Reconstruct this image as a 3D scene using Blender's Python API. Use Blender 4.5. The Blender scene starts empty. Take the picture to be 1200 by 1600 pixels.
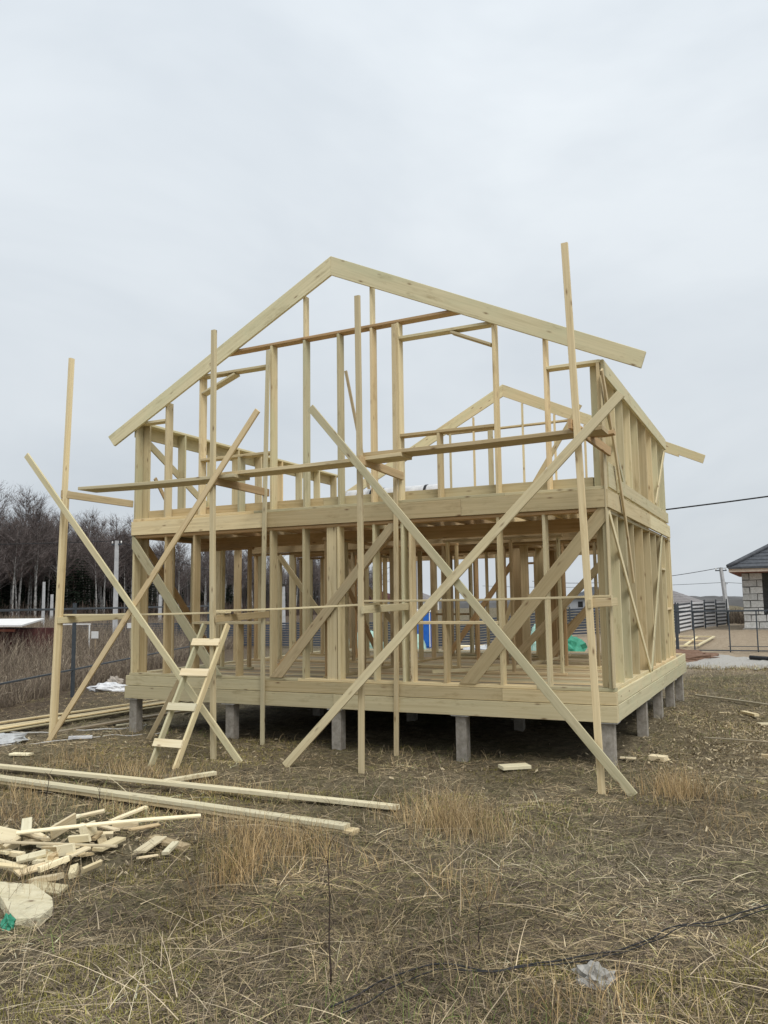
import bpy, math, random
import numpy as np
from mathutils import Vector, Matrix

random.seed(7)
rng = np.random.default_rng(7)
SC = bpy.context.scene
COL = SC.collection
rad = math.radians

# ------------------------------------------------------------------ camera
cam_d = bpy.data.cameras.new('camera')
cam = bpy.data.objects.new('camera', cam_d)
COL.objects.link(cam)
SC.camera = cam
CAM = Vector((2.270, -12.018, 2.350))
yaw, pitch, roll = rad(25.835), rad(6.218), rad(-0.744)
fwd = Vector((-math.sin(yaw) * math.cos(pitch), math.cos(yaw) * math.cos(pitch), math.sin(pitch)))
rgt = Vector((math.cos(yaw), math.sin(yaw), 0))
upv = rgt.cross(fwd)
c_, s_ = math.cos(roll), math.sin(roll)
r2, u2 = c_ * rgt + s_ * upv, -s_ * rgt + c_ * upv
mw = Matrix.Identity(4)
for i in range(3):
    mw[i][0], mw[i][1], mw[i][2], mw[i][3] = r2[i], u2[i], -fwd[i], CAM[i]
cam.matrix_world = mw
cam_d.sensor_fit = 'VERTICAL'
cam_d.sensor_height = 32.0
cam_d.lens = 1287.4 / 1600.0 * 32.0
cam_d.clip_start = 0.1
cam_d.clip_end = 6000

# ------------------------------------------------------------------ sky, sun, exposure
SUN_EL, SUN_AZ = rad(52), rad(128)      # azimuth clockwise from +y
world = bpy.data.worlds.new('World')
SC.world = world
world.use_nodes = True
wn, wl = world.node_tree.nodes, world.node_tree.links
wn.clear()
w_out = wn.new('ShaderNodeOutputWorld')
w_bg = wn.new('ShaderNodeBackground')
w_bg.inputs['Strength'].default_value = 0.1
w_sky = wn.new('ShaderNodeTexSky')
w_sky.sky_type = 'NISHITA'
w_sky.sun_disc = False
w_sky.sun_elevation = SUN_EL
w_sky.sun_rotation = SUN_AZ
w_sky.air_density = 1.0
w_sky.dust_density = 3.0
w_tc = wn.new('ShaderNodeTexCoord')
w_sep = wn.new('ShaderNodeSeparateXYZ')
wl.new(w_tc.outputs['Generated'], w_sep.inputs[0])
# cloud deck: overcast luminance rises steadily from horizon to zenith, with soft cloud relief
w_grad = wn.new('ShaderNodeMapRange')
w_grad.inputs['From Min'].default_value = 0.0
w_grad.inputs['From Max'].default_value = 1.0
w_grad.inputs['To Min'].default_value = 0.86
w_grad.inputs['To Max'].default_value = 1.34
wl.new(w_sep.outputs['Z'], w_grad.inputs['Value'])
w_map = wn.new('ShaderNodeMapping')
w_map.inputs['Scale'].default_value = (1.0, 1.0, 2.5)
w_map.inputs['Rotation'].default_value = (0.2, 0.15, 0.6)
wl.new(w_tc.outputs['Generated'], w_map.inputs['Vector'])
w_noise = wn.new('ShaderNodeTexNoise')
w_noise.inputs['Scale'].default_value = 1.7
w_noise.inputs['Detail'].default_value = 5.0
w_noise.inputs['Roughness'].default_value = 0.55
w_noise.inputs['Distortion'].default_value = 0.35
wl.new(w_map.outputs[0], w_noise.inputs['Vector'])
w_ramp = wn.new('ShaderNodeValToRGB')
w_ramp.color_ramp.elements[0].position = 0.34
w_ramp.color_ramp.elements[0].color = (4.82, 5.22, 5.60, 1)
w_ramp.color_ramp.elements[1].position = 0.62
w_ramp.color_ramp.elements[1].color = (5.80, 6.17, 6.46, 1)
wl.new(w_noise.outputs['Fac'], w_ramp.inputs[0])
w_mul = wn.new('ShaderNodeMixRGB')
w_mul.blend_type = 'MULTIPLY'
w_mul.inputs[0].default_value = 1.0
wl.new(w_ramp.outputs[0], w_mul.inputs[1])
wl.new(w_grad.outputs[0], w_mul.inputs[2])
w_mix = wn.new('ShaderNodeMixRGB')
w_mix.inputs[0].default_value = 0.95
wl.new(w_sky.outputs[0], w_mix.inputs[1])
wl.new(w_mul.outputs[0], w_mix.inputs[2])
wl.new(w_mix.outputs[0], w_bg.inputs['Color'])
wl.new(w_bg.outputs[0], w_out.inputs['Surface'])

sun_d = bpy.data.lights.new('sun', 'SUN')
sun_d.energy = 1.5
sun_d.angle = rad(30)
sun_d.color = (1.0, 0.97, 0.92)
sun = bpy.data.objects.new('sun', sun_d)
COL.objects.link(sun)
sd = Vector((math.sin(SUN_AZ) * math.cos(SUN_EL), math.cos(SUN_AZ) * math.cos(SUN_EL), math.sin(SUN_EL)))
sun.rotation_euler = sd.to_track_quat('Z', 'Y').to_euler()
sun.location = (0, -5, 30)

SC.view_settings.view_transform = 'Standard'
SC.view_settings.look = 'None'
SC.view_settings.gamma = 1.0
SC.view_settings.use_curve_mapping = False
SC.view_settings.exposure = 0.44
SC.cycles.max_bounces = 5
SC.cycles.diffuse_bounces = 3
SC.cycles.glossy_bounces = 2
SC.cycles.transparent_max_bounces = 6
SC.cycles.transmission_bounces = 3

# ------------------------------------------------------------------ materials
def mat_new(name):
    m = bpy.data.materials.new(name)
    m.use_nodes = True
    nt = m.node_tree
    b = nt.nodes['Principled BSDF']
    return m, nt, b

def N(nt, t, **kw):
    n = nt.nodes.new(t)
    for k, v in kw.items():
        n.inputs[k].default_value = v
    return n

def ramp(nt, src, stops):
    r = nt.nodes.new('ShaderNodeValToRGB')
    e = r.color_ramp.elements
    while len(e) > 1:
        e.remove(e[-1])
    for i, (p, c) in enumerate(stops):
        el = e[0] if i == 0 else e.new(p)
        el.position = p
        el.color = (*c, 1) if len(c) == 3 else c
    nt.links.new(src, r.inputs[0])
    return r

def mixc(nt, fac, a, b, mode='MIX'):
    m = nt.nodes.new('ShaderNodeMixRGB')
    m.blend_type = mode
    for i, v in enumerate((fac, a, b)):
        if isinstance(v, (int, float)):
            m.inputs[i].default_value = v
        elif isinstance(v, tuple):
            m.inputs[i].default_value = (*v, 1)
        else:
            nt.links.new(v, m.inputs[i])
    return m

def wood_mat(name, light, dark, tint, knots=(.16, .08, .035), stain=0.5):
    m, nt, b = mat_new(name)
    L = nt.links
    tc = nt.nodes.new('ShaderNodeTexCoord')
    oi = nt.nodes.new('ShaderNodeObjectInfo')
    off = nt.nodes.new('ShaderNodeVectorMath'); off.operation = 'SCALE'
    comb = nt.nodes.new('ShaderNodeCombineXYZ')
    L.new(oi.outputs['Random'], comb.inputs[0]); L.new(oi.outputs['Random'], comb.inputs[1])
    L.new(comb.outputs[0], off.inputs[0]); off.inputs['Scale'].default_value = 83.0
    add = nt.nodes.new('ShaderNodeVectorMath'); add.operation = 'ADD'
    L.new(tc.outputs['Object'], add.inputs[0]); L.new(off.outputs[0], add.inputs[1])
    def mapped(sc):
        mp = nt.nodes.new('ShaderNodeMapping')
        mp.inputs['Scale'].default_value = sc
        L.new(add.outputs[0], mp.inputs['Vector'])
        return mp.outputs[0]
    g = N(nt, 'ShaderNodeTexNoise', Scale=1.0, Detail=5.0, Roughness=0.62, Distortion=0.7)
    L.new(mapped((0.7, 26, 26)), g.inputs['Vector'])
    base = ramp(nt, g.outputs['Fac'], [(0.28, dark), (0.55, light), (0.8, tuple(min(1, c * 1.1) for c in light))])
    big = N(nt, 'ShaderNodeTexNoise', Scale=1.0, Detail=3.0, Roughness=0.6)
    L.new(mapped((0.9, 3.0, 3.0)), big.inputs['Vector'])
    tf = ramp(nt, big.outputs['Fac'], [(0.42, (0, 0, 0)), (0.68, (stain, stain, stain))])
    c1 = mixc(nt, tf.outputs[0], base.outputs[0], tint)
    # dark water and handling marks
    gr = N(nt, 'ShaderNodeTexNoise', Scale=1.0, Detail=6.0, Roughness=0.7)
    L.new(mapped((1.7, 7, 7)), gr.inputs['Vector'])
    gf = ramp(nt, gr.outputs['Fac'], [(0.56, (1, 1, 1)), (0.74, (0.70, 0.66, 0.60))])
    c2 = mixc(nt, 1.0, c1.outputs[0], gf.outputs[0], 'MULTIPLY')
    # knots
    v = N(nt, 'ShaderNodeTexVoronoi', Scale=1.0, Randomness=1.0)
    L.new(mapped((2.3, 7.5, 7.5)), v.inputs['Vector'])
    kf = ramp(nt, v.outputs['Distance'], [(0.045, (0.8, 0.8, 0.8)), (0.09, (0.35, 0.35, 0.35)), (0.16, (0, 0, 0))])
    c3 = mixc(nt, kf.outputs[0], c2.outputs[0], knots)
    # board to board variation
    vr = nt.nodes.new('ShaderNodeMapRange')
    L.new(oi.outputs['Random'], vr.inputs['Value'])
    vr.inputs['To Min'].default_value = 0.74; vr.inputs['To Max'].default_value = 1.20
    c4 = mixc(nt, 1.0, c3.outputs[0], vr.outputs[0], 'MULTIPLY')
    hs = nt.nodes.new('ShaderNodeHueSaturation')
    h2 = N(nt, 'ShaderNodeMath'); h2.operation = 'FRACT'
    h3 = N(nt, 'ShaderNodeMath'); h3.operation = 'MULTIPLY'; L.new(oi.outputs['Random'], h3.inputs[0]); h3.inputs[1].default_value = 17.3
    L.new(h3.outputs[0], h2.inputs[0])
    hr = nt.nodes.new('ShaderNodeMapRange'); L.new(h2.outputs[0], hr.inputs['Value'])
    hr.inputs['To Min'].default_value = .488; hr.inputs['To Max'].default_value = .512
    sr = nt.nodes.new('ShaderNodeMapRange'); L.new(h2.outputs[0], sr.inputs['Value'])
    sr.inputs['To Min'].default_value = 1.12; sr.inputs['To Max'].default_value = .86
    L.new(hr.outputs[0], hs.inputs['Hue']); L.new(sr.outputs[0], hs.inputs['Saturation'])
    L.new(c4.outputs[0], hs.inputs['Color'])
    L.new(hs.outputs[0], b.inputs['Base Color'])
    b.inputs['Roughness'].default_value = 0.78
    b.inputs['Specular IOR Level'].default_value = 0.22
    bp = N(nt, 'ShaderNodeBump', Strength=0.25, Distance=0.004)
    L.new(g.outputs['Fac'], bp.inputs['Height'])
    L.new(bp.outputs[0], b.inputs['Normal'])
    return m

W_TREAT = wood_mat('wood_treated', (.64, .53, .315), (.50, .40, .215), (.57, .50, .31), stain=.5)
W_GREEN = wood_mat('wood_greenish', (.63, .55, .345), (.51, .44, .26), (.54, .53, .335), stain=.6)
W_FRESH = wood_mat('wood_fresh', (.70, .58, .35), (.56, .44, .245), (.66, .57, .38), stain=.4)
W_PALE = wood_mat('wood_pale_offcut', (.80, .70, .47), (.66, .55, .33), (.74, .68, .49), stain=.4)
W_BROWN = wood_mat('wood_brown', (.52, .375, .21), (.38, .26, .13), (.42, .33, .19), stain=.6)
W_OLD = wood_mat('wood_weathered', (.40, .33, .22), (.29, .23, .15), (.33, .30, .23), stain=.6)

def noise_mat(name, c0, c1, scale=6.0, rough=.8, bump=0.0, metal=0.0, detail=5, spec=.3, bdist=.01, vary=0.0, stain=0.0):
    m, nt, b = mat_new(name)
    tc = nt.nodes.new('ShaderNodeTexCoord')
    n = N(nt, 'ShaderNodeTexNoise', Scale=scale, Detail=detail, Roughness=.62)
    nt.links.new(tc.outputs['Object'], n.inputs['Vector'])
    r = ramp(nt, n.outputs['Fac'], [(.3, c0), (.7, c1)])
    out = r
    if vary:
        oi = nt.nodes.new('ShaderNodeObjectInfo')
        mr = nt.nodes.new('ShaderNodeMapRange'); nt.links.new(oi.outputs['Random'], mr.inputs['Value'])
        mr.inputs['To Min'].default_value = 1-vary; mr.inputs['To Max'].default_value = 1+vary*.4
        out = mixc(nt, 1.0, out.outputs[0], mr.outputs[0], 'MULTIPLY')
    if stain:
        n2 = N(nt, 'ShaderNodeTexNoise', Scale=scale*.45, Detail=4.0, Roughness=.7)
        g2 = nt.nodes.new('ShaderNodeNewGeometry'); nt.links.new(g2.outputs['Position'], n2.inputs['Vector'])
        s2 = ramp(nt, n2.outputs['Fac'], [(.42, (1, 1, 1)), (.68, (1-stain, 1-stain, 1-stain*1.1))])
        out = mixc(nt, 1.0, out.outputs[0], s2.outputs[0], 'MULTIPLY')
    nt.links.new(out.outputs[0], b.inputs['Base Color'])
    b.inputs['Roughness'].default_value = rough
    b.inputs['Metallic'].default_value = metal
    b.inputs['Specular IOR Level'].default_value = spec
    if bump:
        bp = N(nt, 'ShaderNodeBump', Strength=bump, Distance=bdist)
        nt.links.new(n.outputs['Fac'], bp.inputs['Height'])
        nt.links.new(bp.outputs[0], b.inputs['Normal'])
    return m

M_CONC = noise_mat('concrete', (.29, .26, .22), (.41, .375, .325), 14, .9, .6, bdist=.015, vary=.15, stain=.32)
M_PAD = noise_mat('pale_concrete_pad', (.42, .41, .38), (.56, .55, .52), 20, .9, .2)
M_POLE = noise_mat('utility_concrete', (.34, .345, .35), (.48, .48, .48), 4, .9, .1)
M_STEEL = noise_mat('dark_painted_steel', (.045, .055, .065), (.07, .08, .09), 8, .5)
M_SLAT = noise_mat('dark_slat', (.045, .055, .075), (.075, .085, .105), 5, .55)
M_WEAVE_GAP = noise_mat('weave_gap_dark', (.06, .065, .075), (.10, .105, .115), 5, .6)  # gap shade painted as dark slats between the pale ones
M_WEAVE2 = noise_mat('pale_weave_slat', (.62, .63, .65), (.78, .78, .80), 5, .6)
M_ROOF = noise_mat('charcoal_tile', (.045, .05, .058), (.085, .09, .10), 5, .55)
M_ROOF2 = noise_mat('grey_roofing', (.17, .155, .15), (.24, .22, .215), 4, .7)
M_BLOCK = noise_mat('aerated_block', (.50, .50, .48), (.70, .70, .68), 14, .92, .5, vary=.22, stain=.25)
M_MORTAR = noise_mat('dark_mortar', (.10, .10, .095), (.20, .195, .185), 30, .95, .4)
M_VOID = noise_mat('dark_interior', (.015, .015, .015), (.03, .03, .03), 3, .9)
M_WHITEW = noise_mat('white_wall', (.66, .65, .62), (.78, .77, .75), 5, .85)
M_FASCIA = noise_mat('pale_fascia', (.50, .40, .32), (.66, .55, .45), 8, .7)
M_SOFFIT = noise_mat('red_brown_soffit', (.20, .06, .035), (.30, .10, .055), 8, .7)
M_PLASTIC = noise_mat('crumpled_white_plastic', (.36, .37, .37), (.58, .59, .59), 12, .4, .5, spec=.4)
M_DIRTY = noise_mat('dirty_plastic_bag', (.24, .225, .195), (.40, .385, .35), 14, .45, .5, spec=.4)
M_WRAP = noise_mat('white_membrane', (.55, .56, .58), (.80, .80, .80), 7, .5, .3)
M_GREEN = noise_mat('green_wrap', (.025, .20, .12), (.07, .34, .22), 5, .55, .4)
M_MINT = noise_mat('mint_wrap', (.28, .48, .40), (.45, .62, .55), 5, .55, .4)
M_BLUE = noise_mat('blue_cabin', (.012, .09, .40), (.02, .14, .52), 4, .45)
M_BLACK = noise_mat('black_rubber', (.012, .012, .013), (.03, .03, .032), 20, .5)
M_RED = noise_mat('dark_red_boards', (.055, .02, .018), (.10, .035, .03), 6, .85)
M_METAL = noise_mat('galvanised', (.42, .43, .44), (.56, .57, .58), 12, .55)
M_WIRE = noise_mat('wire_black', (.02, .02, .022), (.03, .03, .032), 20, .6)
M_CORD = noise_mat('dirty_white_cord', (.42, .41, .38), (.60, .58, .54), 20, .6)
M_BARK = None

def attr_mat(name, rough=.85, mul=None, spec=.2):
    m, nt, b = mat_new(name)
    a = nt.nodes.new('ShaderNodeAttribute'); a.attribute_name = 'col'
    nt.links.new(a.outputs['Color'], b.inputs['Base Color'])
    b.inputs['Roughness'].default_value = rough
    b.inputs['Specular IOR Level'].default_value = spec
    return m
M_STRAW = attr_mat('dry_straw')
M_WEED = attr_mat('dry_weed')
M_NEEDLE = attr_mat('spruce_needles')
M_TWIG = attr_mat('bare_twigs')

def birch_mat():
    m, nt, b = mat_new('birch_bark')
    L = nt.links
    tc = nt.nodes.new('ShaderNodeTexCoord')
    mp = nt.nodes.new('ShaderNodeMapping'); mp.inputs['Scale'].default_value = (3, 3, 1.1)
    L.new(tc.outputs['Object'], mp.inputs['Vector'])
    n = N(nt, 'ShaderNodeTexNoise', Scale=2.2, Detail=6.0, Roughness=.7)
    L.new(mp.outputs[0], n.inputs['Vector'])
    bark = ramp(nt, n.outputs['Fac'], [(.40, (.05, .045, .04)), (.50, (.34, .33, .315)), (.75, (.48, .47, .445))])
    sep = nt.nodes.new('ShaderNodeSeparateXYZ'); L.new(tc.outputs['Object'], sep.inputs[0])
    h = nt.nodes.new('ShaderNodeMapRange')
    h.inputs['From Min'].default_value = 8.0; h.inputs['From Max'].default_value = 13.0
    L.new(sep.outputs['Z'], h.inputs['Value'])
    c = mixc(nt, h.outputs[0], bark.outputs[0], (.10, .07, .06))
    L.new(c.outputs[0], b.inputs['Base Color'])
    b.inputs['Roughness'].default_value = .85
    return m
M_BARK = birch_mat()

# ------------------------------------------------------------------ mesh helpers
def tag(o, label=None, cat=None, group=None, kind=None):
    if label: o['label'] = label
    if cat: o['category'] = cat
    if group: o['group'] = group
    if kind: o['kind'] = kind
    return o

def link(name, me, m=None, parent=None, mat4=None):
    o = bpy.data.objects.new(name, me)
    COL.objects.link(o)
    if m is not None and me is not None and len(me.materials) == 0:
        me.materials.append(m)
    if mat4 is None:
        mat4 = Matrix.Identity(4)
    if parent is not None:
        o.parent = parent
        p = parent
        off = Matrix.Identity(4)
        while p is not None:
            off = p.matrix_basis @ off
            p = p.parent
        o.matrix_basis = off.inverted() @ mat4
    else:
        o.matrix_basis = mat4
    return o

def empty(name, loc, rz=0.0):
    o = bpy.data.objects.new(name, None)
    o.empty_display_size = .3
    COL.objects.link(o)
    o.matrix_basis = Matrix.Translation(loc) @ Matrix.Rotation(rz, 4, 'Z')
    return o

def pydata(name, verts, faces, smooth=False):
    me = bpy.data.meshes.new(name)
    me.from_pydata([tuple(v) for v in verts], [], faces)
    if smooth:
        for p in me.polygons: p.use_smooth = True
    me.update()
    return me

def beam_mesh(L, w, t, ch=.004, segs=1, bow=0.0, taper=1.0):
    """chamfered board along local X, centred; w along Y, t along Z"""
    ch = min(ch, w * .3, t * .3)
    prof = [(w/2-ch, t/2), (-w/2+ch, t/2), (-w/2, t/2-ch), (-w/2, -t/2+ch), (-w/2+ch, -t/2), (w/2-ch, -t/2), (w/2, -t/2+ch), (w/2, t/2-ch)]
    vs, fs = [], []
    for i in range(segs + 1):
        u = i / segs
        x = -L/2 + L*u
        d = bow * math.sin(math.pi * u)
        for y, z in prof:
            vs.append((x, y + d * .6, z + d))
    for i in range(segs):
        for k in range(8):
            a, b = i*8+k, i*8+(k+1) % 8
            fs.append((a, a+8, b+8, b))
    fs.append(tuple(range(8)))
    fs.append(tuple(segs*8 + k for k in reversed(range(8))))
    return pydata('beam', vs, fs)

def board(name, a, b, w, t, parent, m, wdir=(0, 0, 1), segs=1, bow=0.0, jit=0.0):
    """board with axis a->b; wdir = direction of the width w (made perpendicular), t the other way"""
    a, b = Vector(a), Vector(b)
    X = (b - a)
    Lg = X.length
    X.normalize()
    Y = Vector(wdir)
    Y = (Y - X * Y.dot(X))
    Y.normalize()
    Z = X.cross(Y)
    M = Matrix.Identity(4)
    c = (a + b) / 2
    for i in range(3):
        M[i][0], M[i][1], M[i][2], M[i][3] = X[i], Y[i], Z[i], c[i]
    if jit:
        M = M @ Matrix.Rotation(random.uniform(-jit, jit), 4, 'X') @ Matrix.Rotation(random.uniform(-jit, jit), 4, 'Y')
    return link(name, beam_mesh(Lg, w, t, segs=segs, bow=bow), m, parent, M)

def bx(name, x0, x1, y0, y1, z0, z1, parent, m, jit=0.0):
    """axis aligned board; its grain runs along the longest side"""
    d = [x1-x0, y1-y0, z1-z0]
    c = [(x0+x1)/2, (y0+y1)/2, (z0+z1)/2]
    k = d.index(max(d))
    a, b = list(c), list(c)
    a[k] -= d[k]/2; b[k] += d[k]/2
    o1 = [i for i in range(3) if i != k]
    wd = [0, 0, 0]; wd[o1[0]] = 1
    return board(name, a, b, d[o1[0]], d[o1[1]], parent, m, wd, jit=jit)

def box_data(vs, fs, x0, x1, y0, y1, z0, z1):
    n = len(vs)
    vs += [(x0,y0,z0),(x1,y0,z0),(x1,y1,z0),(x0,y1,z0),(x0,y0,z1),(x1,y0,z1),(x1,y1,z1),(x0,y1,z1)]
    fs += [tuple(n+i for i in f) for f in ((3,2,1,0),(4,5,6,7),(0,1,5,4),(1,2,6,5),(2,3,7,6),(3,0,4,7))]

def tube_mesh(pts, r0, r1=None, sides=6, smooth=True):
    r1 = r0 if r1 is None else r1
    vs, fs = [], []
    pts = [Vector(p) for p in pts]
    for i, p in enumerate(pts):
        d = (pts[min(i+1, len(pts)-1)] - pts[max(i-1, 0)]).normalized()
        h = Vector((0, 0, 1)) if abs(d.z) < .9 else Vector((1, 0, 0))
        u = d.cross(h).normalized(); v = d.cross(u)
        r = r0 + (r1 - r0) * i / (len(pts)-1)
        for k in range(sides):
            a = 2*math.pi*k/sides
            vs.append(p + u*(r*math.cos(a)) + v*(r*math.sin(a)))
    for i in range(len(pts)-1):
        for k in range(sides):
            a, b = i*sides+k, i*sides+(k+1) % sides
            fs.append((a, b, b+sides, a+sides))
    fs.append(tuple(reversed(range(sides))))
    n = (len(pts)-1)*sides
    fs.append(tuple(n+k for k in range(sides)))
    return pydata('tube', vs, fs, smooth)

def np_mesh(name, verts, quads, cols=None):
    me = bpy.data.meshes.new(name)
    verts = np.asarray(verts, np.float32); quads = np.asarray(quads, np.int32)
    k = quads.shape[1]
    me.vertices.add(len(verts)); me.vertices.foreach_set('co', verts.ravel())
    me.loops.add(quads.size); me.loops.foreach_set('vertex_index', quads.ravel())
    me.polygons.add(len(quads))
    me.polygons.foreach_set('loop_start', np.arange(0, quads.size, k, dtype=np.int32))
    me.update(calc_edges=True)
    if cols is not None:
        at = me.color_attributes.new('col', 'FLOAT_COLOR', 'POINT')
        c4 = np.ones((len(verts), 4), np.float32); c4[:, :3] = cols
        at.data.foreach_set('color', c4.ravel())
    return me

# ------------------------------------------------------------------ terrain
def sst(a, b, x):
    t = np.clip((np.asarray(x, float) - a) / (b - a), 0, 1)
    return t*t*(3-2*t)

_perm = rng.random((256, 256))
def vnoise(x, y):
    xi, yi = np.floor(x).astype(int), np.floor(y).astype(int)
    fx, fy = x - xi, y - yi
    fx, fy = fx*fx*(3-2*fx), fy*fy*(3-2*fy)
    g = lambda i, j: _perm[i % 256, j % 256]
    return (g(xi, yi)*(1-fx)*(1-fy) + g(xi+1, yi)*fx*(1-fy) + g(xi, yi+1)*(1-fx)*fy + g(xi+1, yi+1)*fx*fy) - .5

def smooth_h(x, y):
    x, y = np.asarray(x, float), np.asarray(y, float)
    return 0.8 * sst(14, 32, y) * sst(-14, -5, x) * (1 - 2.2 * sst(46, 75, y))

def hgt(x, y):
    x, y = np.asarray(x, float), np.asarray(y, float)
    b = .10*vnoise(x*.45+7, y*.45+3) + .07*vnoise(x*1.5+1, y*1.5+9) + .05*vnoise(x*4.1, y*4.1) + .025*vnoise(x*9.7+5, y*9.7)
    return smooth_h(x, y) + b - .01

def gz(x, y):
    return float(hgt(np.array([x]), np.array([y]))[0])

def spaced(lo, hi, c0, c1, fine, grow):
    xs = list(np.arange(c0, c1, fine))
    s = fine; v = c1
    while v < hi:
        xs.append(v); s *= grow; v += s
    xs.append(hi)
    s = fine*grow; v = c0 - s
    left = []
    while v > lo:
        left.append(v); s *= grow; v -= s
    left.append(lo)
    return np.array(left[::-1] + xs)

gx = spaced(-3500, 3500, -9, 6, .10, 1.09)
gy = spaced(-900, 3500, -9.5, 7, .10, 1.09)
X, Y = np.meshgrid(gx, gy)
fade = 1.0
Z = hgt(X, Y)
nx, ny = len(gx), len(gy)
ii = np.arange(nx*ny).reshape(ny, nx)
quads = np.stack([ii[:-1, :-1], ii[:-1, 1:], ii[1:, 1:], ii[1:, :-1]], -1).reshape(-1, 4)
# zones: bare sandy soil on the neighbour's plot (red) and trampled straw-littered soil by the house (green)
soil = sst(15.5, 19, Y + 3*vnoise(X*.3, Y*.3) + 1.5*vnoise(X*1.1, Y*1.1)) * sst(-16, -11, X) * (1-sst(50, 60, Y))
tram = np.exp(-(((X-2.2)/2.6)**2 + ((Y-3.2)/4.2)**2)) + .8*np.exp(-(((X+8)/4.5)**2 + ((Y+1)/2.2)**2)) + .9*np.exp(-(((X+9)/5)**2 + ((Y-6)/6)**2))
field = sst(9, 14, -X - .42*Y) * 1.0
zc = np.stack([soil.ravel(), np.clip(tram, 0, 1).ravel(), field.ravel()], -1)
gme = np_mesh('ground', np.stack([X.ravel(), Y.ravel(), Z.ravel()], -1), quads, zc)
gme.polygons.foreach_set('use_smooth', np.ones(len(gme.polygons), bool))

def ground_mat():
    m, nt, b = mat_new('dry_ground')
    L = nt.links
    geo = nt.nodes.new('ShaderNodeNewGeometry')
    at = nt.nodes.new('ShaderNodeAttribute'); at.attribute_name = 'col'
    sp = nt.nodes.new('ShaderNodeSeparateColor'); L.new(at.outputs['Color'], sp.inputs[0])
    def noi(s, d=6, r=.65):
        n = N(nt, 'ShaderNodeTexNoise', Scale=s, Detail=float(d), Roughness=r)
        L.new(geo.outputs['Position'], n.inputs['Vector'])
        return n
    n1, n2, n3 = noi(.55, 5), noi(7, 7, .7), noi(38, 5, .75)
    grass = ramp(nt, n2.outputs['Fac'], [(.30, (.07, .057, .039)), (.5, (.165, .135, .088)), (.72, (.28, .235, .155))])
    olive = ramp(nt, n1.outputs['Fac'], [(.48, (0, 0, 0)), (.64, (.55, .55, .55))])
    c1 = mixc(nt, olive.outputs[0], grass.outputs[0], (.095, .095, .04))
    strawd = ramp(nt, n2.outputs['Fac'], [(.3, (.10, .08, .05)), (.55, (.22, .18, .11)), (.75, (.34, .28, .17))])
    tm = N(nt, 'ShaderNodeMath'); tm.operation = 'MULTIPLY'; L.new(sp.outputs[1], tm.inputs[0]); L.new(n3.outputs['Fac'], tm.inputs[1])
    tm2 = N(nt, 'ShaderNodeMath'); tm2.operation = 'MULTIPLY'; tm2.use_clamp = True; L.new(tm.outputs[0], tm2.inputs[0]); tm2.inputs[1].default_value = 1.5
    c2 = mixc(nt, tm2.outputs[0], c1.outputs[0], strawd.outputs[0])
    fld = ramp(nt, n2.outputs['Fac'], [(.3, (.06, .045, .032)), (.7, (.15, .11, .075))])
    c2b = mixc(nt, sp.outputs[2], c2.outputs[0], fld.outputs[0])
    so = ramp(nt, n2.outputs['Fac'], [(.3, (.27, .205, .14)), (.7, (.42, .345, .25))])
    c3 = mixc(nt, sp.outputs[0], c2b.outputs[0], so.outputs[0])
    fine = ramp(nt, n3.outputs['Fac'], [(.32, (.55, .55, .55)), (.68, (1.3, 1.3, 1.3))])
    c4 = mixc(nt, 1.0, c3.outputs[0], fine.outputs[0], 'MULTIPLY')
    L.new(c4.outputs[0], b.inputs['Base Color'])
    b.inputs['Roughness'].default_value = .95
    b.inputs['Specular IOR Level'].default_value = .1
    bp = N(nt, 'ShaderNodeBump', Strength=.8, Distance=.03)
    ad = N(nt, 'ShaderNodeMath'); ad.operation = 'ADD'
    L.new(n2.outputs['Fac'], ad.inputs[0]); L.new(n3.outputs['Fac'], ad.inputs[1])
    L.new(ad.outputs[0], bp.inputs['Height']); L.new(bp.outputs[0], b.inputs['Normal'])
    return m
M_GROUND = ground_mat()
tag(link('ground', gme, M_GROUND), kind='structure')

# distant wooded hills, ring sector
def hills():
    vs, fs = [], []
    n = 420
    for i in range(n+1):
        a = rad(-75 + 120*i/n)           # from +y, clockwise positive
        R = 260
        h = 2.35 + .7*(vnoise(np.array([i*.11]), np.array([3.3]))[0]+.5) + .5*vnoise(np.array([i*.5]), np.array([8.1]))[0] + .35*vnoise(np.array([i*1.9]), np.array([2.1]))[0]
        for rr, hh in ((R, -2), (R+6, h*.62), (R+22, h), (R+150, -3)):
            vs.append((2.27+rr*math.sin(a), -12+rr*math.cos(a), hh))
    for i in range(n):
        for k in range(3):
            a = i*4+k
            fs.append((a, a+4, a+5, a+1))
    return pydata('hills', vs, fs)
M_HILL = noise_mat('bare_wooded_hill', (.07, .068, .066), (.125, .122, .12), .12, .95)
tag(link('hills', hills(), M_HILL), kind='structure')

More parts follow.
